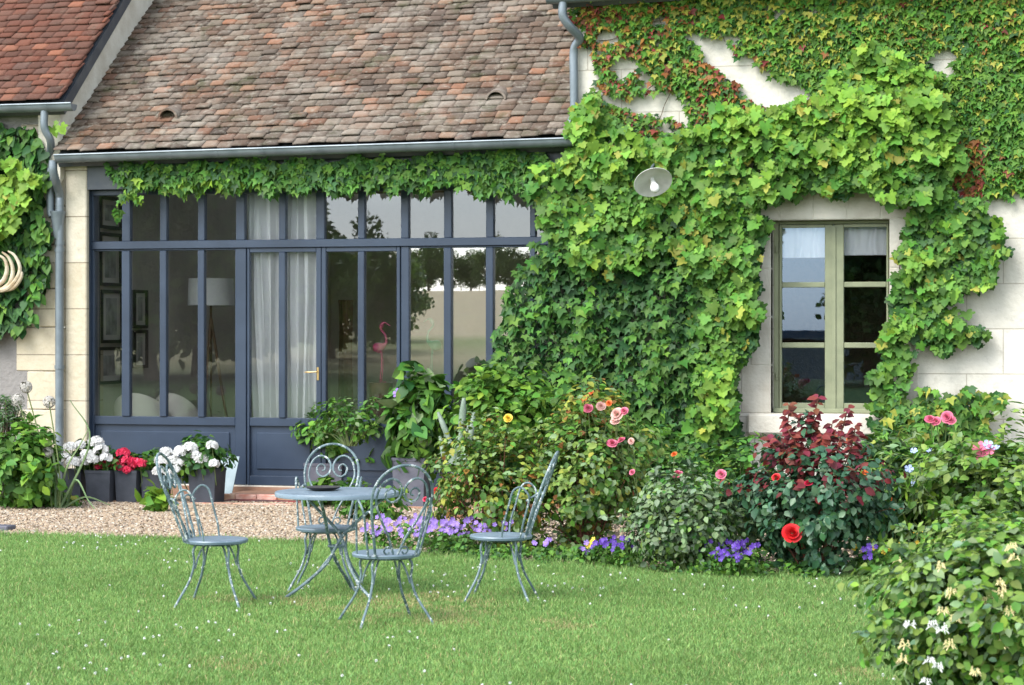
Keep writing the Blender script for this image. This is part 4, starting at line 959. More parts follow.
# cream armchairs
for (x, y, Y, lb, kx) in ((146, 402, YF + 1.0, 'cream rounded armchair inside behind the second and third panes', 1.0), (181, 403, YF + 1.3, 'second cream armchair, partly behind the first one indoors', .8)):
    p = W(x, y, Y); AC = empty('armchair', (p.x, Y, .101), lb, 'armchair'); zt_ = W(x, 392, Y).z - .101
    b = MB(); n = 17; V = []; f = []
    for i in range(n):
        a = math.pi * (i / (n - 1)) + math.pi; ca, sa = math.cos(a), math.sin(a); hh = .52 + (zt_ - .52) * max(0, math.sin(math.pi * i / (n - 1))) ** .7
        for (rr, z) in ((.30, .2), (.31, hh - .05), (.335, hh), (.375, hh), (.40, hh - .06), (.39, .12)): V.append((rr * ca * kx, rr * sa * .95, z))
    for i in range(n - 1):
        for k in range(5): f.append((i * 6 + k, i * 6 + k + 1, i * 6 + k + 7, i * 6 + k + 6))
    f.append(tuple(range(6))); f.append(tuple((n - 1) * 6 + k for k in range(6))[::-1])
    b.add(V, f, True); b.build('backrest', M['leather'], AC)
    b = MB(); b.cbox((-.29 * kx, -.28, .14), (.29 * kx, .34, .42), .05); b.build('seat_cushion', M['leather'], AC)
    for sx in (-1, 1):
        for sy in (-1, 1): q = MB(); q.tube([(.24 * sx * kx, .22 * sy, .14), (.26 * sx * kx, .26 * sy, 0)], [.022, .014], 8); q.build('leg', M['wood'], AC)
# metal garden birds behind the door panes
def wader(x, yt, yb, Y, m, lb, s=1):
    p = W(x, yb, Y); root = empty('bird_figure', (p.x, p.y, p.z), lb, 'figurine'); h = W(x, yt, Y).z - p.z
    b = MB(); b.tube(catmull([(-.09 * s, 0, h * .52), (-.05 * s, 0, h * .56), (.02 * s, 0, h * .60), (.06 * s, 0, h * .66), (.05 * s, 0, h * .78), (.0, 0, h * .88), (.02 * s, 0, h * .97), (.05 * s, 0, h * .985), (.11 * s, 0, h * .93)], 5),
                     [.006, .02, .035, .045, .055, .06, .06, .058, .052, .045, .038, .03, .026, .022, .02, .017, .015, .014, .013, .012, .012, .012, .012, .012, .013, .014, .017, .02, .022, .022, .02, .018, .015, .012, .01, .009, .007, .006, .005, .004, .003], 10)
    b.build('body', m, root)
    for q_ in (-1, 1): q = MB(); q.tube(catmull([(.0, .02 * q_, h * .58), (.015 * s, .025 * q_, h * .3), (0.0, .03 * q_, .005), (.05, .03 * q_, .002)], 4), .006, 6); q.build('leg', m, root)
    b = MB(); b.lathe([(0, -p.z + .102), (.13, -p.z + .102), (.13, -.01), (.12, -.002), (0, -.002)], n=20); b.build('stand', M['wood'], root)
wader(381, 322, 382, YF + 1.0, M['pink_metal'], 'small pink metal wading bird behind the right door leaf')
wader(433, 318, 382, YF + .75, M['green_metal'], 'small green metal wading bird behind the pane right of the doors', -1)

# ------------------------------------------------------------------ planters and pots
def planter(name, x0, x1, yb, h, m, lb, group=None, taper=.88):
    p0, p1 = G(x0, yb), G(x1, yb); cx, cy = (p0.x + p1.x) / 2, p0.y; w_ = (p1.x - p0.x) / 2; dp = w_ if w_ < .2 else w_ * .8
    root = empty(name, (cx, cy + dp, 0), lb, 'planter', group); b = MB(); t = taper
    V = []
    for (k, z) in ((t, 0), (1, h), (1.03, h), (1.03, h - .03), (1.0, h - .031)): pass
    ring = [(t, 0), (1.0, h - .03), (1.03, h - .03), (1.03, h), (.94, h), (.92, h - .05)]
    for k, z in ring:
        for sx, sy in ((-1, -1), (1, -1), (1, 1), (-1, 1)): V.append((sx * w_ * k, sy * dp * k, z))
    f = [(0, 3, 2, 1)]
    for i in range(len(ring) - 1):
        for k in range(4): f.append((i * 4 + k, i * 4 + (k + 1) % 4, i * 4 + 4 + (k + 1) % 4, i * 4 + 4 + k))
    b.add(V, f); b.build('box', m, root)
    b = MB(); b.box((-w_ * .93, -dp * .93, h - .09), (w_ * .93, dp * .93, h - .045)); b.build('soil', M['soil'], root)
    return root
gp = 'anthracite planters along the glass front'
hp = .335
planter('planter_box', 62, 83, 502, hp, M['planter'], 'anthracite planter at the foot of the downpipe, partly behind leaves', gp)
planter('planter_box', 85, 113, 503, hp, M['planter'], 'anthracite planter under the white geraniums, beside the stone pier', gp)
planter('planter_box', 114.5, 139, 503, hp, M['planter'], 'anthracite planter under the red geraniums, second from the small seedling', gp)
planter('planter_box', 140.5, 165, 503, hp, M['planter'], 'anthracite planter directly left of the white hydrangea planter', gp)
PH = planter('planter_box', 188, 218, 504, .36, M['planter'], 'wide anthracite planter holding the bushy white flowers, by the glass sheet', gp)
PV1 = planter('planter_box', 304, 345, 497, .36, M['planter2'], 'violet-grey planter behind the chair back, under the leafy shrub', None, .95)
PV2 = planter('planter_box', 392, 427, 508, .50, M['planter2'], 'tall violet-grey planter beneath the big-leaved climber', None, .9)
def flowerpot(x, yt, wpx, lb, h=.3, depth_base=None, m='terracotta'):
    p = depth_base; r_ = wpx / 2 / S(p); zt_ = W(x, yt, p.y).z; root = empty('flower_pot', (W(x, yt, p.y).x, p.y, max(0, zt_ - h)), lb, 'flower pot', None)
    h = zt_ - root.location.z
    b = MB(); b.lathe([(0, .0), (r_ * .68, 0), (r_ * .92, h * .8), (r_, h * .8), (r_ * 1.03, h * .82), (r_ * 1.03, h), (r_ * .9, h), (r_ * .86, h * .85), (0, h * .85)], n=28); b.build('pot', M[m], root)
    b = MB(); b.lathe([(r_ * .85, h * .86), (0, h * .9)], n=20); b.build('soil', M['soil'], root); return root
q = G(456, 517); PC = flowerpot(456, 474, 26, 'terracotta pot holding the grey-green prickly cactus', .42, q)
q = G(520, 520); flowerpot(521, 482, 28, 'terracotta pot half hidden behind the right chair', .34, q)
q = G(10, 506); PB = flowerpot(5, 452, 34, 'grey pot at the left edge under the round clipped shrub', .52, q, 'render')
# glass sheet leaning
GS = empty('glass_sheet', G(222, 498), 'pale translucent sheet leaning beside the white-flowered planter', 'sheet')
b = MB(); wv = 9.5 / S(GS.location); hh = 41 / S(GS.location)
ms = mat('frosted_sheet', (0.16, 0.24, 0.27), .3, var=(0.24, 0.32, 0.35), vscale=6)
b.add([(-wv, 0, 0), (wv, 0, 0), (wv + .04, .14, hh), (-wv + .04, .14, hh), (-wv, .012, 0), (wv, .012, 0), (wv + .04, .152, hh), (-wv + .04, .152, hh)], [(0, 1, 2, 3), (7, 6, 5, 4), (0, 4, 5, 1), (1, 5, 6, 2), (2, 6, 7, 3), (3, 7, 4, 0)])
b.build('pane', ms, GS)
dmp = G(262, 503); DM = MB((dmp.x, dmp.y, 0)); DM.cbox((dmp.x - .42, dmp.y - .0, -.003), (dmp.x + .46, dmp.y + .55, .022), .006)
o = DM.build('doormat', M['mat']); o.location = (dmp.x, dmp.y, 0); tag(o, 'dark doormat with red patches in front of the brick step', 'doormat')
# slab corner at left edge
sp_0 = G(-4, 531); SB = MB((sp_0.x, sp_0.y, 0)); SB.cbox((sp_0.x - .5, sp_0.y - .05, -.02), (sp_0.x + .135, sp_0.y + .12, .05), .01)
o = SB.build('stone_slab', M['planter2']); o.location = (sp_0.x, sp_0.y, 0); tag(o, 'grey slab corner lying on the gravel at the left edge', 'slab')
# stones in the bed
for i, (x, y, w_, lb) in enumerate(((622, 550, 12, 'flat pinkish stone on top of the small heap between the rose bushes'), (611, 556, 10, 'pinkish stone low in the heap beside the blue pansies'), (634, 556, 10, 'pinkish stone at the right of the small heap in the bed'), (596, 560, 9, 'pale bluish stone on the bed edge by the pansies'))):
    p = G(x, y); r_ = w_ / S(p); V, f = T_PEBBLE; b = MB(); b.lathe([(0, -.1 * r_), (r_ * .8, 0), (r_, .25 * r_), (r_ * .8, .45 * r_), (0, .55 * r_)], n=9)
    o = b.build('stone', M['rock'] if i < 3 else M['stone_plain']); o.location = (p.x, p.y, .0 + (.05 if i == 0 else 0)); o.rotation_euler = (random.uniform(-.15, .15), random.uniform(-.15, .15), i); o.scale = (1.3, .8, .8); tag(o, lb, 'stone', 'stones in the flower bed')
# ------------------------------------------------------------------ climbing plants
# upper Virginia creeper (small overlapping leaves, rust-tinged on the left)
CREEP = [[(582, -30), (1110, -30), (1105, 170), (1060, 188), (1020, 192), (985, 196), (950, 185), (940, 120), (880, 70), (810, 92), (790, 84), (745, 62), (700, 28), (640, 12), (590, 30)],
         [(585, 5), (690, 10), (700, 28), (760, 95), (775, 118), (745, 122), (700, 95), (680, 90), (640, 85), (600, 70), (585, 62)],
         [(640, 88), (700, 92), (715, 125), (680, 145), (640, 128)], [(600, 60), (660, 78), (655, 92), (625, 95), (600, 85)], [(580, 100), (620, 106), (690, 130), (690, 146), (640, 140), (600, 118), (575, 122)],
         [(576, 10), (590, 20), (600, 60), (598, 118), (580, 118), (590, 60)]]
HOLES = [[(684, 27), (716, 38), (742, 60), (802, 90), (812, 108), (764, 108), (744, 92), (715, 64), (690, 42)], [(596, 27), (618, 28), (618, 42), (596, 42)], [(610, 57), (638, 58), (638, 74), (616, 80)], [(640, 92), (676, 90), (692, 118), (690, 126), (650, 112), (628, 112)],
         [(578, 44), (592, 44), (600, 78), (594, 106), (578, 104)], [(648, 120), (684, 128), (680, 134), (650, 128)], [(931, 46), (952, 48), (952, 78), (932, 70)], [(652, 14), (664, 12), (668, 22), (655, 24)], [(720, 28), (742, 34), (738, 44), (722, 40)], [(640, 76), (656, 74), (652, 86), (640, 88)], [(776, 8), (786, 8), (786, 18), (776, 18)]]
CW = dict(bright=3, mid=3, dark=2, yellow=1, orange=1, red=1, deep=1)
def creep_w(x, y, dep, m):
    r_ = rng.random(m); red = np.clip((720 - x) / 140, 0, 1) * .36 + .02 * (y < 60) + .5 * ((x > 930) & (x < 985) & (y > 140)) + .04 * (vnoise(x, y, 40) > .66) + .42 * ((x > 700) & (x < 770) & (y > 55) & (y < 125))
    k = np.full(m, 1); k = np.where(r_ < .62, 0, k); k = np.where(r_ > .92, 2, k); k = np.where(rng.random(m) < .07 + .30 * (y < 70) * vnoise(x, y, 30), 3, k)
    k = np.where(rng.random(m) < red, np.where(rng.random(m) < .55, 4, 5), k); k = np.where(dep < .25, 6, k); return k  # leaves closest to the wall take the darkest colour as painted shade
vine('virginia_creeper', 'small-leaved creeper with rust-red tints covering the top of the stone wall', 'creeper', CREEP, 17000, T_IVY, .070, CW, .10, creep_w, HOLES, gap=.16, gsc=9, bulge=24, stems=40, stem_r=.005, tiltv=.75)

# grape vine, big light leaves
GRAPE = [[(546, 172), (556, 160), (576, 152), (581, 128), (590, 92), (598, 98), (612, 122), (650, 138), (700, 135), (730, 108), (760, 112), (815, 105), (835, 85), (855, 66), (872, 48), (888, 45), (905, 62), (928, 72), (948, 95), (952, 118), (950, 140), (972, 152), (965, 168), (945, 178), (935, 195), (918, 208), (905, 200), (895, 205), (875, 198), (860, 190), (830, 186), (800, 192), (778, 198), (762, 205), (745, 225), (735, 250), (720, 290), (700, 280), (680, 255), (660, 262), (610, 272), (580, 265), (568, 264), (560, 250), (552, 235), (550, 215), (540, 195)],
         [(700, 200), (760, 205), (768, 228), (766, 262), (760, 290), (768, 310), (752, 332), (745, 360), (735, 400), (742, 430), (748, 462), (715, 480), (700, 430), (690, 360), (700, 300), (690, 240)]]
def grape_w(x, y, dep, m):  # inner leaves get darker colours, so shade in the gaps is painted in
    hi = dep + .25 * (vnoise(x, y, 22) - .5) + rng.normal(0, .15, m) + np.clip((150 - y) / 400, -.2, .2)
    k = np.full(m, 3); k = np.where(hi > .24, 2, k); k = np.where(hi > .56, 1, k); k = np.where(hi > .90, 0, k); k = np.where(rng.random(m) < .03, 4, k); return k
GWT = dict(lime=1, bright=1, mid=1, dark=1, yellow=1)
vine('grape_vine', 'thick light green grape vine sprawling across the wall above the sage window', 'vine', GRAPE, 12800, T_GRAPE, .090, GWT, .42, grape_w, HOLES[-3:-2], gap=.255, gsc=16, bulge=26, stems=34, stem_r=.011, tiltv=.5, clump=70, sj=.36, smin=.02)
G2 = [[(918, 200), (938, 188), (960, 196), (985, 205), (1002, 232), (1008, 250), (990, 262), (992, 285), (968, 290), (955, 305), (962, 322), (955, 345), (935, 352), (920, 335), (908, 350), (912, 372), (905, 400), (905, 440), (878, 445), (868, 420), (878, 400), (872, 380), (885, 345), (893, 320), (892, 290), (902, 262), (900, 235)], [(950, 318), (975, 322), (992, 330), (985, 342), (962, 340)]]
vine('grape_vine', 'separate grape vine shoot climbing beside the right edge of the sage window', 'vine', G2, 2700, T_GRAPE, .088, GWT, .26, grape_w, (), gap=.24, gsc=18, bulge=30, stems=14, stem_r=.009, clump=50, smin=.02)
# dense dark ivy between the glass front and the vine
IVY = [[(514, 300), (524, 268), (548, 245), (560, 238), (610, 240), (660, 245), (695, 265), (712, 320), (718, 400), (722, 490), (560, 500), (470, 500), (470, 400), (495, 370), (500, 330)]]
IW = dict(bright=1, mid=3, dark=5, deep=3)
def ivy_w(x, y, dep, m):  # colour darkens with depth, painting shade between the leaves
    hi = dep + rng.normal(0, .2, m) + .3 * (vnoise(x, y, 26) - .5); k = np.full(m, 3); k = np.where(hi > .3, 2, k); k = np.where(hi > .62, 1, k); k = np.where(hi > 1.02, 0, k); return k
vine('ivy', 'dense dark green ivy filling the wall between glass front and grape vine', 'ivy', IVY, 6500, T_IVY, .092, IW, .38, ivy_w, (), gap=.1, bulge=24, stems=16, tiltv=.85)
# fringe hanging under the gutter
FR = [[(112, 163), (300, 158), (545, 150), (548, 186), (530, 196), (505, 190), (492, 196), (470, 186), (440, 184), (400, 188), (372, 184), (340, 192), (305, 186), (280, 192), (262, 188), (235, 190), (212, 184), (190, 190), (165, 184), (150, 188), (128, 180)], [(122, 182), (134, 184), (128, 208), (120, 214)], [(140, 184), (150, 186), (138, 204)], [(200, 184), (208, 184), (203, 202)], [(504, 184), (516, 186), (512, 204), (506, 200)]]
def fr_w(x, y, dep, m):
    hi = rng.random(m) + .25 * ((y > 178) & (x < 260)); k = np.full(m, 2); k = np.where(hi > .30, 1, k); k = np.where(hi > .72, 0, k); k = np.where(hi > 1.0, 3, k); return k
vine('virginia_creeper', 'fringe of green creeper hanging under the gutter over the glass front', 'creeper', FR, 3600, T_IVY, .090, dict(bright=1, mid=1, dark=1, lime=1), .16, fr_w, (), gap=.12, gsc=7, bulge=20, stems=20, stem_r=.005, tiltv=.3, Y=YF - .02)
# left wall ivy
LI = [[(-110, 118), (20, 126), (40, 132), (52, 150), (50, 200), (56, 240), (54, 275), (44, 300), (38, 322), (12, 335), (-60, 345), (-100, 310)]]
LV = [[(-100, 130), (15, 150), (38, 160), (48, 190), (30, 215), (20, 235), (-60, 250), (-95, 225)], [(60, 118), (72, 124), (66, 134), (58, 130)]]
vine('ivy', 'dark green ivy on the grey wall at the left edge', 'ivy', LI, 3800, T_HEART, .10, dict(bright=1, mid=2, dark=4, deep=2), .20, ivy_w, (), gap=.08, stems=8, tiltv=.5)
vine('grape_vine', 'light green vine leaves over the ivy below the upper left gutter', 'vine', LV, 850, T_GRAPE, .12, GWT, .18, grape_w, (), gap=.2, stems=8, smin=.2)
# creeper mound low on the right wall
MD = [[(862, 470), (868, 440), (888, 418), (905, 400), (930, 392), (960, 388), (990, 390), (1012, 394), (1012, 404), (990, 412), (998, 430), (1000, 460), (1000, 500), (862, 505)]]
def md_w(x, y, dep, m):  # inner leaves lean darker, some shade put into the colour
    hi = rng.random(m) + .35 * (dep - .5); k = np.full(m, 2); k = np.where(hi > .25, 1, k); k = np.where(hi > .6, 0, k); k = np.where(rng.random(m) < .12, 3, k); return k
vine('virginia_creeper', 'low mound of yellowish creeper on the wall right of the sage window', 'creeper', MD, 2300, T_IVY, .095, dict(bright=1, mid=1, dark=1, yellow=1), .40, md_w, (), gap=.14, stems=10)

# ------------------------------------------------------------------ plants in front of the house
def B(x, y): return G(x, y)
P_ = bush('leafy_plant', 'bushy light green mint-like plant at the left edge of the gravel', 'plant', B(22, 508), .42, .34, .86, 1500, T_OVATE, .10, dict(bright=4, mid=3, lime=1), clusters=60, cr=.13, droop=.5)
p2_ = bush('leafy_plant', 'low green leaves at the foot of the left pots, beside the gravel', 'plant', B(58, 507), .30, .16, .18, 300, T_OVATE, .07, dict(bright=3, mid=2, yellow=1), clusters=20, cr=.08)
sh = bush('clipped_shrub', 'small round grey-green clipped shrub in the grey pot at the left edge', 'shrub', (PB.location.x + .03, PB.location.y, W(8, 455, PB.location.y).z), .19, .18, .62, 1500, T_NARROW, .05, dict(grey=4, mid=2, dark=2), z0=.24, shoots=0, clusters=50, cr=.05, stem='bark', sr=.008)
# alliums
ar = empty('allium', G(55, 509), 'tall allium clump with round pale seed heads beside the downpipe', 'allium')
heads = ((26, 387, 6), (18, 400, 6), (49, 402, 6), (35, 463, 6), (48, 452, 5))
feet = ((52, 509), (47, 508), (60, 510), (40, 509), (58, 509))
for (hx_, hy_, r_), (fx, fy) in zip(heads, feet):
    q0 = G(fx, fy) - ar.location; q2 = at_pix(ar, hx_, hy_, 0.0); b = MB(); b.tube(catmull([q0, q0.lerp(q2, .35) + Vector((.03, 0, .05)), q2], 6), .007, 6); b.build('stem', M['greenstem'], ar)
    n = 130; d_ = norm(rng.normal(0, 1, (n, 3))); rr = r_ / S(ar.location)
    V, fv, fn, mi = scatter(T_FLOWER5, np.array(q2) + d_ * rr, d_, rng.normal(0, 1, (n, 3)), .013); link('flower_head', np_mesh('flower_head', V, fv, fn, FM['seed']), ar)
b = MB()
for (pts) in ([(60, 508), (66, 470), (80, 445), (88, 430)], [(66, 508), (76, 480), (88, 500), (97, 512)], [(56, 509), (55, 470), (50, 440)], [(62, 509), (85, 497), (110, 505)], [(64, 508), (58, 480), (54, 455)], [(60, 509), (90, 440), (70, 400)]):
    c_ = catmull([at_pix(ar, x, y, .0) * 1.0 if i else G(x, y) - ar.location for i, (x, y) in enumerate(pts)], 6); n_ = len(c_); b.tube(c_, [.013 * (1 - k / n_) + .003 for k in range(n_)], 4)
b.build('strap_leaf', LM['pale'], ar)
# white geraniums, red geraniums
gw = bush('geranium', 'white geraniums in bloom beside the stone pier', 'geranium', (G(92, 503).x, G(92, 503).y + .12, 0), .28, .14, .60, 620, T_HEART, .065, dict(mid=3, dark=2, bright=1), z0=.28, clusters=26, cr=.09)
for (x, y, r_) in ((70, 447, 5), (80, 445, 4), (96, 442, 6), (101, 450, 6), (88, 455, 6), (74, 463, 7), (66, 458, 5), (106, 458, 5), (93, 460, 5), (84, 462, 4)): cluster_head(gw, x, y, .14, r_ / 90, 40, .03, FM['white'])
gr = bush('geranium', 'red geraniums in bloom in the middle of the planter row', 'geranium', (G(130, 503).x, G(130, 503).y + .12, 0), .33, .13, .52, 620, T_HEART, .065, dict(mid=3, bright=2, dark=1), z0=.26, clusters=26, cr=.09)
for (x, y, r_) in ((104, 461, 5.5), (112, 463, 5), (123, 453, 5), (127, 461, 6), (134, 463, 5), (140, 464, 5.5), (120, 467, 4), (99, 466, 3.5), (128, 470, 4)): cluster_head(gr, x, y, .14, r_ / 90, 38, .03, FM['crimson'])
gh = bush('hydrangea', 'bushy white-flowered plant in the wide planter beside the leaning sheet', 'hydrangea', (PH.location.x - .10, PH.location.y, 0), .30, .20, .66, 900, T_OVATE, .075, dict(mid=3, dark=3, bright=1), z0=.30, clusters=30, cr=.10)
for (x, y, r_) in ((166, 452, 4.5), (161, 461, 5), (159, 471, 5), (172, 461, 5), (182, 452, 7), (190, 448, 6), (180, 462, 5), (176, 469, 4), (201, 459, 6), (212, 446, 4.5), (214, 464, 4), (195, 455, 4), (170, 473, 3.5)): cluster_head(gh, x, y, .2, r_ / 90, 44, .03, FM['white'])
sd = bush('seedling', 'small bright leafy plant sprouting from the gravel before the planters', 'plant', B(158, 512), .11, .10, .24, 60, T_OVATE, .13, dict(bright=2, lime=2), clusters=10, cr=.05, droop=-.4)
# shrub and climber in violet planters
s1 = bush('leafy_shrub', 'airy light green shrub growing in the planter behind the chair back', 'shrub', (PV1.location.x + .05, PV1.location.y, 0), .40, .26, 1.02, 1100, T_OVATE, .085, dict(bright=4, mid=3, lime=1), z0=.42, clusters=42, cr=.10)
s1b = bush('leafy_plant', 'low green plant at the foot of the planter behind the table', 'plant', B(333, 507), .42, .18, .26, 420, T_HEART, .085, dict(bright=3, mid=2), clusters=20, cr=.09)
cl = bush('climber', 'tall big-leaved climber with heart-shaped leaves against the glass front', 'climber', (PV2.location.x + .05, PV2.location.y, 0), .33, .24, 1.42, 850, T_HEART, .135, dict(bright=3, mid=4, pale=1, dark=1), z0=.38, clusters=44, cr=.11, droop=.9, up=.2)
flower(cl, T_FLOWER5, 397, 393, .15, .05, FM['violet'])
cl2 = bush('leafy_plant', 'feathery green plant in front of the door between shrub and climber', 'plant', (W(350, 400, YF - .5).x, YF - .5, .07), .42, .16, 1.02, 650, T_OVATE, .06, dict(bright=3, mid=3, pale=1), z0=.52, clusters=34, cr=.08)
bl = bush('leafy_plant', 'low plant with a red flower below the violet-grey planter', 'plant', B(372, 520), .42, .16, .34, 520, T_OVATE, .07, dict(bright=3, mid=3, lime=1), clusters=28, cr=.09)
rb = flower(bl, T_ROSE, 437, 491, .1, .05, FM['red']); flower(bl, T_ROSE, 425, 499, .1, .03, FM['crimson'])
# prickly cactus
CT = empty('cactus', (PC.location.x, PC.location.y, PC.location.z + .3), 'grey-green prickly cactus with upright jointed pads in a terracotta pot', 'cactus')
for (x0, y0_, x1, y1_, wd) in ((456, 474, 450, 440, 6), (450, 442, 438, 412, 4), (459, 474, 461, 430, 5), (461, 434, 464, 398, 5), (463, 474, 470, 440, 4.5), (470, 442, 474, 412, 4), (454, 474, 446, 455, 4.5), (447, 470, 440, 436, 4), (466, 470, 468, 425, 4)):
    a, c = at_pix(CT, x0, y0_), at_pix(CT, x1, y1_); b = MB(); n_ = 7; ps = [a.lerp(c, k / (n_ - 1)) for k in range(n_)]; w_ = wd / 170
    b.tube(ps, [w_ * (.45 + .75 * math.sin(math.pi * (k + .7) / n_)) for k in range(n_)], 10); 
    for k in range(24): p = a.lerp(c, random.random()); d_ = Vector(norm(rng.normal(0, 1, 3))); b.tube([p + d_ * w_ * .6, p + d_ * (w_ + .018)], .0015, 3)
    b.build('pad', M['pad'], CT)
# bright shrub leaning out of the ivy behind
s2 = bush('leafy_shrub', 'fresh light green shrub growing behind the cactus against the ivy', 'shrub', (W(505, 430, YF - .9).x, YF - .9, 0), .62, .34, 1.45, 2300, T_OVATE, .095, dict(lime=2, bright=4, mid=3), z0=.55, clusters=60, cr=.14)
# central rose bush and neighbours
r1 = bush('rose_bush', 'yellow-leaved rose bush left of the right chair, with one yellow bud', 'rose bush', B(498, 552), .52, .40, 1.02, 4600, T_OVATE, .052, dict(fresh=4, bright=2, yellow=2, mid=2, pale=2, orange=.6), clusters=75, cr=.11, stem='redstem', group=None)
flower(r1, T_ROSE, 508, 418, .1, .045, FM['yellow'])
r2 = bush('rose_bush', 'tall rose bush with pink and peach blooms behind the right chair', 'rose bush', B(588, 552), .50, .42, 1.32, 5600, T_OVATE, .056, dict(fresh=5, mid=2, bright=2, pale=3, yellow=1, orange=.4), clusters=95, cr=.13, stem='redstem', top_w=(dict(yellow=2, orange=1.2, bright=2), .86))
for (x, y, s_, c_) in ((588, 408, .062, 'pink'), (601, 406, .06, 'blush'), (609, 403, .04, 'orange'), (617, 414, .085, 'blush'), (624, 411, .055, 'pink'), (615, 421, .06, 'blush'), (612, 443, .065, 'pink'), (621, 440, .055, 'pink'), (631, 441, .04, 'blush'), (584, 398, .04, 'orange'), (591, 392, .03, 'orange')): flower(r2, T_ROSE, x, y, .3, s_ * .8, FM[c_], 'rose')
r3 = bush('rose_bush', 'grey-green rose bush with two pink roses on top, left of the red-leaved one', 'rose bush', B(688, 571), .47, .38, .80, 4600, T_OVATE, .048, dict(pale=5, grey=4, mid=2, fresh=1, dark=1), clusters=80, cr=.10)
for (x, y, s_, c_) in ((677, 474, .07, 'pink'), (721, 474, .065, 'pink'), (674, 454, .04, 'orange'), (632, 472, .04, 'pink')): flower(r3, T_ROSE, x, y, .05, s_ * .75, FM[c_], 'rose')
r4 = bush('rose_bush', 'dark-leaved rose bush with wine-red young shoots below the sage window', 'rose bush', B(814, 573), .58, .46, 1.05, 5200, T_OVATE, .062, dict(blueg=6, bluel=3, dark=2), clusters=90, cr=.12, stem='redstem', top_w=(dict(wine=4, blueg=6, red=.5), .62))
flower(r4, T_ROSE, 792, 533, .50, .088, FM['red'], 'rose', stem=False); flower(r4, T_ROSE, 776, 477, .3, .04, FM['red'], 'rose')
flower(r4, T_ROSE, 808, 483, .3, .045, FM['crimson'], 'rose'); flower(r4, T_ROSE, 847, 500, .3, .04, FM['blush'], 'rose')
b = MB(); PN = []; NN = []; TT = []
for (x, y) in ((818, 398), (789, 405), (812, 424), (848, 408), (800, 430), (832, 424), (788, 430), (822, 436), (856, 425), (770, 440)):
    t_ = at_pix(r4, x, y, .1 + random.random() * .2); s_ = Vector((t_.x * .4, t_.y * .4, .55)); pts = catmull([s_, s_.lerp(t_, .6) + Vector((random.uniform(-.05, .05), 0, .02)), t_], 7); b.tube(pts, .005, 5)
    for p in pts[6:]:
        for k in range(3): PN.append(tuple(p)); a = random.random() * 6.28; TT.append((math.cos(a), math.sin(a), -.25 + random.random() * .6)); NN.append((random.uniform(-.4, .4), -.6, .8))
b.build('young_shoot', M['redstem'], r4); leafobj('red_foliage', T_OVATE, PN, NN, TT, .07 * rng.uniform(.7, 1.2, len(PN)), [LM['wine'], LM['red']], rng.choice(2, len(PN), p=[.75, .25]), r4)
s3 = bush('leafy_shrub', 'green filler shrub between the grey-green and the red-shooted rose bush', 'shrub', B(742, 548), .42, .3, .95, 1500, T_OVATE, .075, dict(mid=3, bright=3, dark=2), clusters=45, cr=.12)
for (x, y) in ((711, 488), (719, 493)): flower(s3, T_FLOWER5, x, y, .3, .03, FM['orange'])
s3b = bush('leafy_shrub', 'green undergrowth below the ivy between the two middle rose bushes', 'shrub', B(662, 532), .42, .26, .95, 1500, T_OVATE, .08, dict(mid=3, bright=3, dark=3), clusters=50, cr=.13)
n1 = bush('nasturtium', 'round-leaved plant with orange-red flowers right of the dark rose bush', 'nasturtium', B(885, 556), .34, .26, 1.05, 1300, T_HEART, .075, dict(mid=3, bright=2, pale=2, dark=2), clusters=40, cr=.11)
for (x, y, s_) in ((884, 496, .045), (889, 500, .03), (894, 509, .04), (866, 473, .035), (850, 440, .03)): flower(n1, T_FLOWER5, x, y, .28, s_, FM['orange'])
# stone pot hidden between bushes
q = G(735, 545); flowerpot(735, 478, 22, 'weathered clay pot between the pansies and the dark rose bush', .28, q)
# perennials on the right
l1 = bush('perennial', 'feathery light green perennial with pale blue flowers below the creeper mound', 'perennial', B(925, 556), .52, .4, .98, 3000, T_NARROW, .10, dict(fresh=4, bright=2, pale=4, lime=1), clusters=70, cr=.14, droop=0, up=.3)
for (x, y, s_) in ((914, 451, .03), (909, 469, .036), (904, 482, .04), (912, 483, .03), (930, 451, .03), (935, 453, .026)): flower(l1, T_FLOWER5, x, y, .3, s_, FM['blue'])
for (x, y, s_) in ((930, 419, .055), (947, 417, .06), (936, 421, .05), (951, 420, .05)):
    flower(l1, T_ROSE, x, y, .1, s_, FM['pink'], 'carnation')
l2 = bush('perennial', 'tall leafy perennial with pink and lilac flowers at the right edge', 'perennial', B(1000, 570), .62, .45, 1.12, 4200, T_OVATE, .070, dict(fresh=4, bright=3, pale=3, lime=1), clusters=95, cr=.14, droop=.1)
for (x, y, s_, c_) in ((978, 449, .045, 'pink'), (984, 446, .05, 'pink'), (990, 450, .04, 'pink'), (982, 456, .045, 'pink'), (988, 445, .04, 'blue'), (996, 448, .03, 'blue')): flower(l2, T_FLOWER5, x, y, .3, s_, FM[c_])
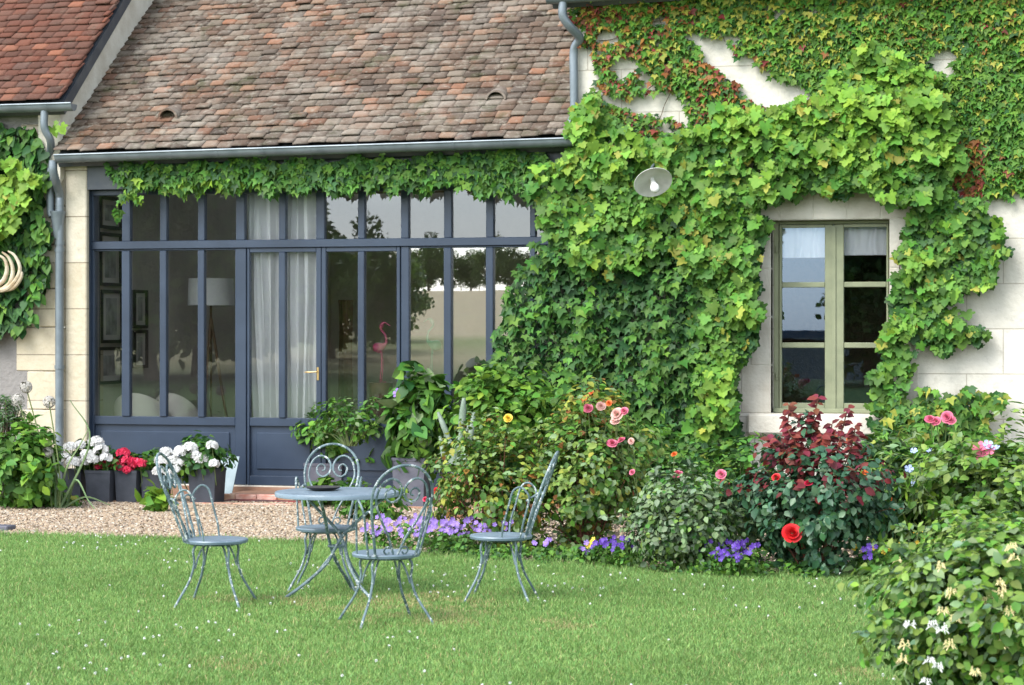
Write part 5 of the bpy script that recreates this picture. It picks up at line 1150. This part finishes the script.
# honeysuckle in the foreground
def honey(label, bx, by, rx, ry, h, n, fl, seed):
    r_ = random.Random(seed); fl = list(fl) + [(x + r_.uniform(-34, 34), y + r_.uniform(-28, 40), c_) for x, y, c_ in fl]; fl = [f for f in fl if f[0] > 885 and f[1] > 538][:len(fl) * 3 // 4]
    o = bush('honeysuckle', label, 'honeysuckle', B(bx, by), rx, ry, h, n, T_OVATE, .052, dict(fresh=6, bright=4, mid=2, pale=4, bluel=1, lime=2), clusters=int(n / 60), cr=.13, droop=.1, shape=1.05, sr=.004)
    bx_ = [];
    for (x, y, c_) in fl:
        p = at_pix(o, x, y, ry * 1.04); b = MB()
        for k in range(9):
            d_ = Vector((random.uniform(-1, 1), random.uniform(-1, .3), random.uniform(-.5, 1))).normalized(); e = p + d_ * .020
            b.tube(catmull([p, e, e + Vector((d_.x * .012, d_.y * .012, -.01))], 3), [.0016, .0016, .002, .0027, .0034, .0022, .0015], 5)
            b.add([e, e + Vector((.005, 0, .008)), e + Vector((.0, -.003, .014)), e + Vector((-.005, 0, .008))], [(0, 1, 2, 3)])
        b.build('flower', FM[c_], o)
    return o
honey('honeysuckle with cream and white blooms filling the lower right corner', 1015, 720, .60, .5, .92, 13000,
      [(968, 600, 'white'), (985, 603, 'cream'), (1010, 612, 'cream'), (941, 568, 'cream'), (905, 645, 'cream'), (910, 625, 'white'), (975, 625, 'cream'), (930, 662, 'white'), (938, 668, 'white'), (975, 672, 'cream'), (903, 660, 'cream'), (1000, 585, 'cream'), (950, 645, 'cream'), (955, 620, 'cream'), (1012, 548, 'cream'), (1014, 560, 'cream'), (995, 605, 'white'), (943, 612, 'cream')], 1)
honey('looser honeysuckle growth behind the lower right corner, reaching over the lawn edge', 1002, 645, .50, .42, .74, 8500,
      [(930, 577, 'white'), (928, 583, 'cream'), (883, 604, 'cream'), (945, 590, 'white'), (953, 602, 'white'), (988, 560, 'cream'), (900, 600, 'cream'), (971, 575, 'white'), (966, 540, 'cream')], 2)
# bellflower and pansy patches (single plants along the lawn edge)
def pansy(x, y, c_, lb, n=5, w_=.09, h=.19, leafw=None, nm='pansy'):
    base = G(x, y); o = bush(nm, lb, 'pansy' if nm == 'pansy' else 'bellflower', base, w_, w_ * .8, h, 90, T_OVATE, .04, leafw or dict(mid=3, bright=2), clusters=8, cr=.04, sr=.003)
    for k in range(n):
        p = Vector((random.uniform(-w_, w_), random.uniform(-w_, 0), h * random.uniform(.7, 1.25))); nn_ = np.array([(random.uniform(-.5, .5), -1, random.uniform(0, .7))])
        V, fv, fn, mi = scatter(T_FLOWER5, np.array([p]), nn_, rng.normal(0, 1, (1, 3)), random.uniform(.015, .024)); link('flower', np_mesh('flower', V, fv, fn, FM[c_]), o)
    return o
bell = [(x, 549 + 9 * ((i * 7) % 3) / 3) for i, x in enumerate(range(398, 502, 9))]
for i, (x, y) in enumerate(bell):
    o = pansy(x, y, 'violet', 'violet bellflower clump in the dense row along the lawn behind the chairs', 16, .14, .22, nm='bellflower'); o['group'] = 'violet bellflowers along the lawn edge'
for i, (x, y) in enumerate(((372, 545), (380, 548), (545, 562), (588, 566))):
    o = pansy(x, y, 'violet', ['violet bellflower just right of the planter foot', 'second violet bellflower right of the planter foot', 'lone violet bellflower under the right chair', 'lone violet bellflower beside the pale stone'][i], 7, .08, .15, nm='bellflower')
for i, (x, y, c_) in enumerate(((604, 568, 'purple'), (612, 566, 'purple'), (626, 569, 'purple'), (588, 566, 'yellow'), (710, 573, 'purple'), (719, 575, 'purple'), (729, 573, 'purple'), (738, 572, 'purple'), (747, 574, 'purple'), (741, 578, 'purple'), (726, 578, 'purple'), (866, 576, 'yellow'), (889, 575, 'yellow'), (875, 578, 'purple'), (925, 560, 'yellow'), (938, 558, 'yellow'))):
    lb = {'purple': 'deep purple pansy ', 'yellow': 'yellow pansy '}[c_] + ('left of the grey-green rose bush, near the stones' if x < 640 else 'in the cluster between the grey-green and the dark rose bush' if x < 760 else 'on the lawn edge right of the dark rose bush')
    o = pansy(x, y, c_, lb, 8 if c_ == 'purple' else 4); o['group'] = c_ + ' pansies ' + ('left' if x < 640 else 'middle' if x < 760 else 'right') + ' part of the bed edge'

# ------------------------------------------------------------------ ground cover, gravel, grass
def in_ground(poly_px, n):
    """even points on the ground inside an outline (metres)"""
    P = [tuple(G(x, y)[:2]) for x, y in poly_px]; xs = [p[0] for p in P]; ys = [p[1] for p in P]; x = rng.uniform(min(xs), max(xs), n); y = rng.uniform(min(ys), max(ys), n); k = inpoly(x, y, P); return x[k], y[k]
def stuff(name, T, x, y, z, N_, Tp, size, mats, mi, lb, cat, xs=None):
    V, fv, fn, m_ = scatter(T, np.stack([x, y, z], -1), N_, Tp, size, mi, xs); o = link(name, np_mesh(name, V, fv, fn, mats, m_)); return tag(o, lb, cat, None, 'stuff')
x, y = in_ground([(-120, 532), *LAWN_EDGE[1:5], (440, 505), (300, 498), (-120, 500)], 110000); n = len(x)
pm = ramp_island('pebbles', [(0.22, 0.155, 0.105), (0.42, 0.33, 0.22), (0.36, 0.26, 0.17), (0.54, 0.47, 0.36), (0.29, 0.20, 0.14), (0.44, 0.34, 0.23), (0.15, 0.11, 0.08), (0.58, 0.53, 0.44)], bump=.1)
stuff('gravel', T_PEBBLE, x, y, rng.uniform(0, .012, n), rng.normal(0, .3, (n, 3)) + [0, 0, 1], rng.normal(0, 1, (n, 3)), rng.uniform(.014, .036, n), [pm], None, 'ochre gravel path between the lawn and the house', 'gravel')
x, y = in_ground([(430, 556), (700, 572), (900, 572), (1150, 560), (1100, 515), (500, 515)], 14000); n = len(x)
stuff('gravel', T_PEBBLE, x, y, rng.uniform(0, .012, n), rng.normal(0, .3, (n, 3)) + [0, 0, 1], rng.normal(0, 1, (n, 3)), rng.uniform(.014, .034, n), [pm], None, 'gravel scattered between the plants of the flower bed', 'gravel')
x, y = in_ground([(425, 545), (428, 556), (500, 563), (600, 569), (700, 577), (800, 580), (900, 577), (1000, 570), (1000, 555), (880, 560), (700, 558), (560, 548), (460, 542)], 26000); n = len(x)
k = (vnoise(x, y, .16) + .4 * vnoise(x, y, .05)) > .74; x, y = x[k], y[k]; n = len(x)
hz2 = (vnoise(x, y, .12) * .12 + .01) * rng.random(n)
stuff('ground_cover', T_OVATE, x, y, hz2, rng.normal(0, .5, (n, 3)) + [0, -.5, .8], rng.normal(0, .7, (n, 3)) + [0, 0, .3], rng.uniform(.025, .055, n), [LM['bright'], LM['mid'], LM['dark']], rng.choice(3, n, p=[.4, .4, .2]), 'low green ground cover along the edge of the bed', 'ground cover')

GM = [leafm('grass_blade', (0.205, 0.355, 0.10), .35, .35, .025), leafm('grass_blade_dark', (0.16, 0.285, 0.075), .35, .3, .02), leafm('grass_blade_dry', (0.36, 0.34, 0.15), .3, .3, .02)]
Pw = [(-24, edge_w[0].y), *[(p.x, p.y) for p in edge_w], (9, edge_w[-1].y), (9, -5), (-24, -5)]
x = rng.uniform(-13.5, 4.2, 1750000); y = rng.uniform(8.0, 19.9, 1750000)
dep_ = -x * SN + y * CS; lat = (x * CS + y * SN) / dep_
k = inpoly(x, y, Pw) & (np.abs(lat) < .42) & (rng.random(len(x)) < np.where(np.abs(lat) < .26, 1.0, .45) * .95 * np.clip(13.5 / dep_, 0, 1) ** 1.2); x, y = x[k], y[k]; n = len(x)
print('grass blades', n)
dry = .045 + .40 * np.clip((vnoise(x, y * 1.6, 1.1) - .60) * 4, 0, 1) * (vnoise(x, y, .22) > .42) * (y < 14.5)
mi = np.where(rng.random(n) < dry, 2, (rng.random(n) < .25 + .5 * (vnoise(x, y, .55) > .55)).astype(int))
edge_h = 1 + .9 * np.exp(-np.abs(y - np.interp(x, [p.x for p in edge_w], [p.y for p in edge_w])) / .10)
hgt = rng.uniform(.018, .038, n) * (.75 + .6 * vnoise(x, y, .35)) * edge_h
a = rng.uniform(0, 2 * math.pi, n)
stuff('grass', T_BLADE, x, y, np.zeros(n), np.stack([np.cos(a), np.sin(a), rng.normal(.2, .3, n)], -1), np.stack([rng.normal(0, .45, n), rng.normal(0, .45, n), np.ones(n)], -1), hgt, GM, mi, 'short mown lawn grass with lighter and drier patches', 'grass', xs=rng.uniform(.003, .0065, n))
x = -9.5 + 11 * rng.random(1300) ** 1.7; y = rng.uniform(9.2, 19, 1300); k = inpoly(x, y, Pw) & ((vnoise(x, y, 1.3) > .60) | (rng.random(1300) < .06)); x, y = x[k], y[k]; n = len(x)
d_ = []
cx = np.repeat(x, 9); cy = np.repeat(y, 9); m = len(cx); dv = norm(rng.normal(0, 1, (m, 3)) + [0, 0, .8])
stuff('clover_flowers', T_FLOWER5, cx + dv[:, 0] * .006, cy + dv[:, 1] * .006, .038 + dv[:, 2] * .006 + np.repeat(rng.uniform(-.008, .012, n), 9), dv, rng.normal(0, 1, (m, 3)), .0042, [FM['white']], None, 'tiny white clover flowers dotted through the lawn', 'clover flowers')

# ------------------------------------------------------------------ trees across the meadow, seen mirrored in the panes
def tree_mesh(h, rc, nl, leaf, seed):
    r = np.random.default_rng(seed); b = MB(); tr = .022 * h + .08
    b.tube(catmull([(0, 0, -.3), (.05 * h * r.normal(0, .3), 0, h * .3), (0, .03 * h, h * .62), (0, 0, h * .9)], 5), [tr * (1 - .055 * k) for k in range(16)], 8)
    K = 46; c = norm(r.normal(0, 1, (K, 3))) * (r.random((K, 1)) ** .4); C_ = c * np.array([rc, rc, h * .47]) + np.array([0, 0, h * .50])
    for q in C_[:26]: s = Vector((0, 0, max(h * .2, q[2] - h * .22))); b.tube([s, s.lerp(Vector(q), .5) + Vector((0, 0, .03 * h)), Vector(q)], [tr * .35, tr * .22, tr * .06], 5)
    ci = r.integers(0, K, nl); P = C_[ci] + norm(r.normal(0, 1, (nl, 3))) * (r.random((nl, 1)) ** .5) * (rc * r.uniform(.22, .42, K))[ci][:, None]
    V, fv, fn, mi = scatter(T_OVATE, P, r.normal(0, 1, (nl, 3)) + [0, 0, .5], r.normal(0, 1, (nl, 3)), leaf * r.uniform(.6, 1.3, nl), r.choice(2, nl, p=[.6, .4]))
    return b, np_mesh('crown', V, fv, fn, [leafm('tree_leaf', (0.13, 0.21, 0.04), .3), leafm('tree_leaf_dark', (0.06, 0.12, 0.03), .25)], mi)
tb, cm = tree_mesh(9.5, 3.4, 6500, .42, 3)
T0 = empty('tree', (0, 0, 0)); tb.build('trunk', M['bark'], T0); link('crown', cm, T0)
def refl(x, dist):
    """a spot reached by the mirrored line of sight through image column x, dist metres beyond the camera"""
    u = (x - 512) / F; return (0 + (2 * YF + dist) * (-SN + u * CS) / (CS + u * SN), -dist)
spots = [(60, 30, 1.25), (105, 34, 1.1), (150, 28, 1.05), (195, 33, 1.15), (240, 38, 1.0), (285, 46, .80), (330, 52, .62), (372, 60, .66), (392, 70, .50), (428, 150, .52), (448, 150, .44), (470, 152, .38), (492, 150, .50), (512, 150, .42), (530, 154, .36), (552, 150, .48), (575, 150, .44), (905, 28, .60), (960, 30, .9), (1010, 34, 1.0)]
for i, (x, dist, s_) in enumerate(spots):
    o = T0 if i == 0 else copy_tree(T0); X_, Y_ = refl(x, dist); o.location = (X_, Y_, float(gz(np.array(X_), np.array(Y_)))); o.scale = (s_, s_, s_); o.rotation_euler = (0, 0, i * 1.7)
    tag(o, 'leafy tree across the meadow, showing only as a dark reflection in the panes', 'tree', 'trees reflected in the window panes')
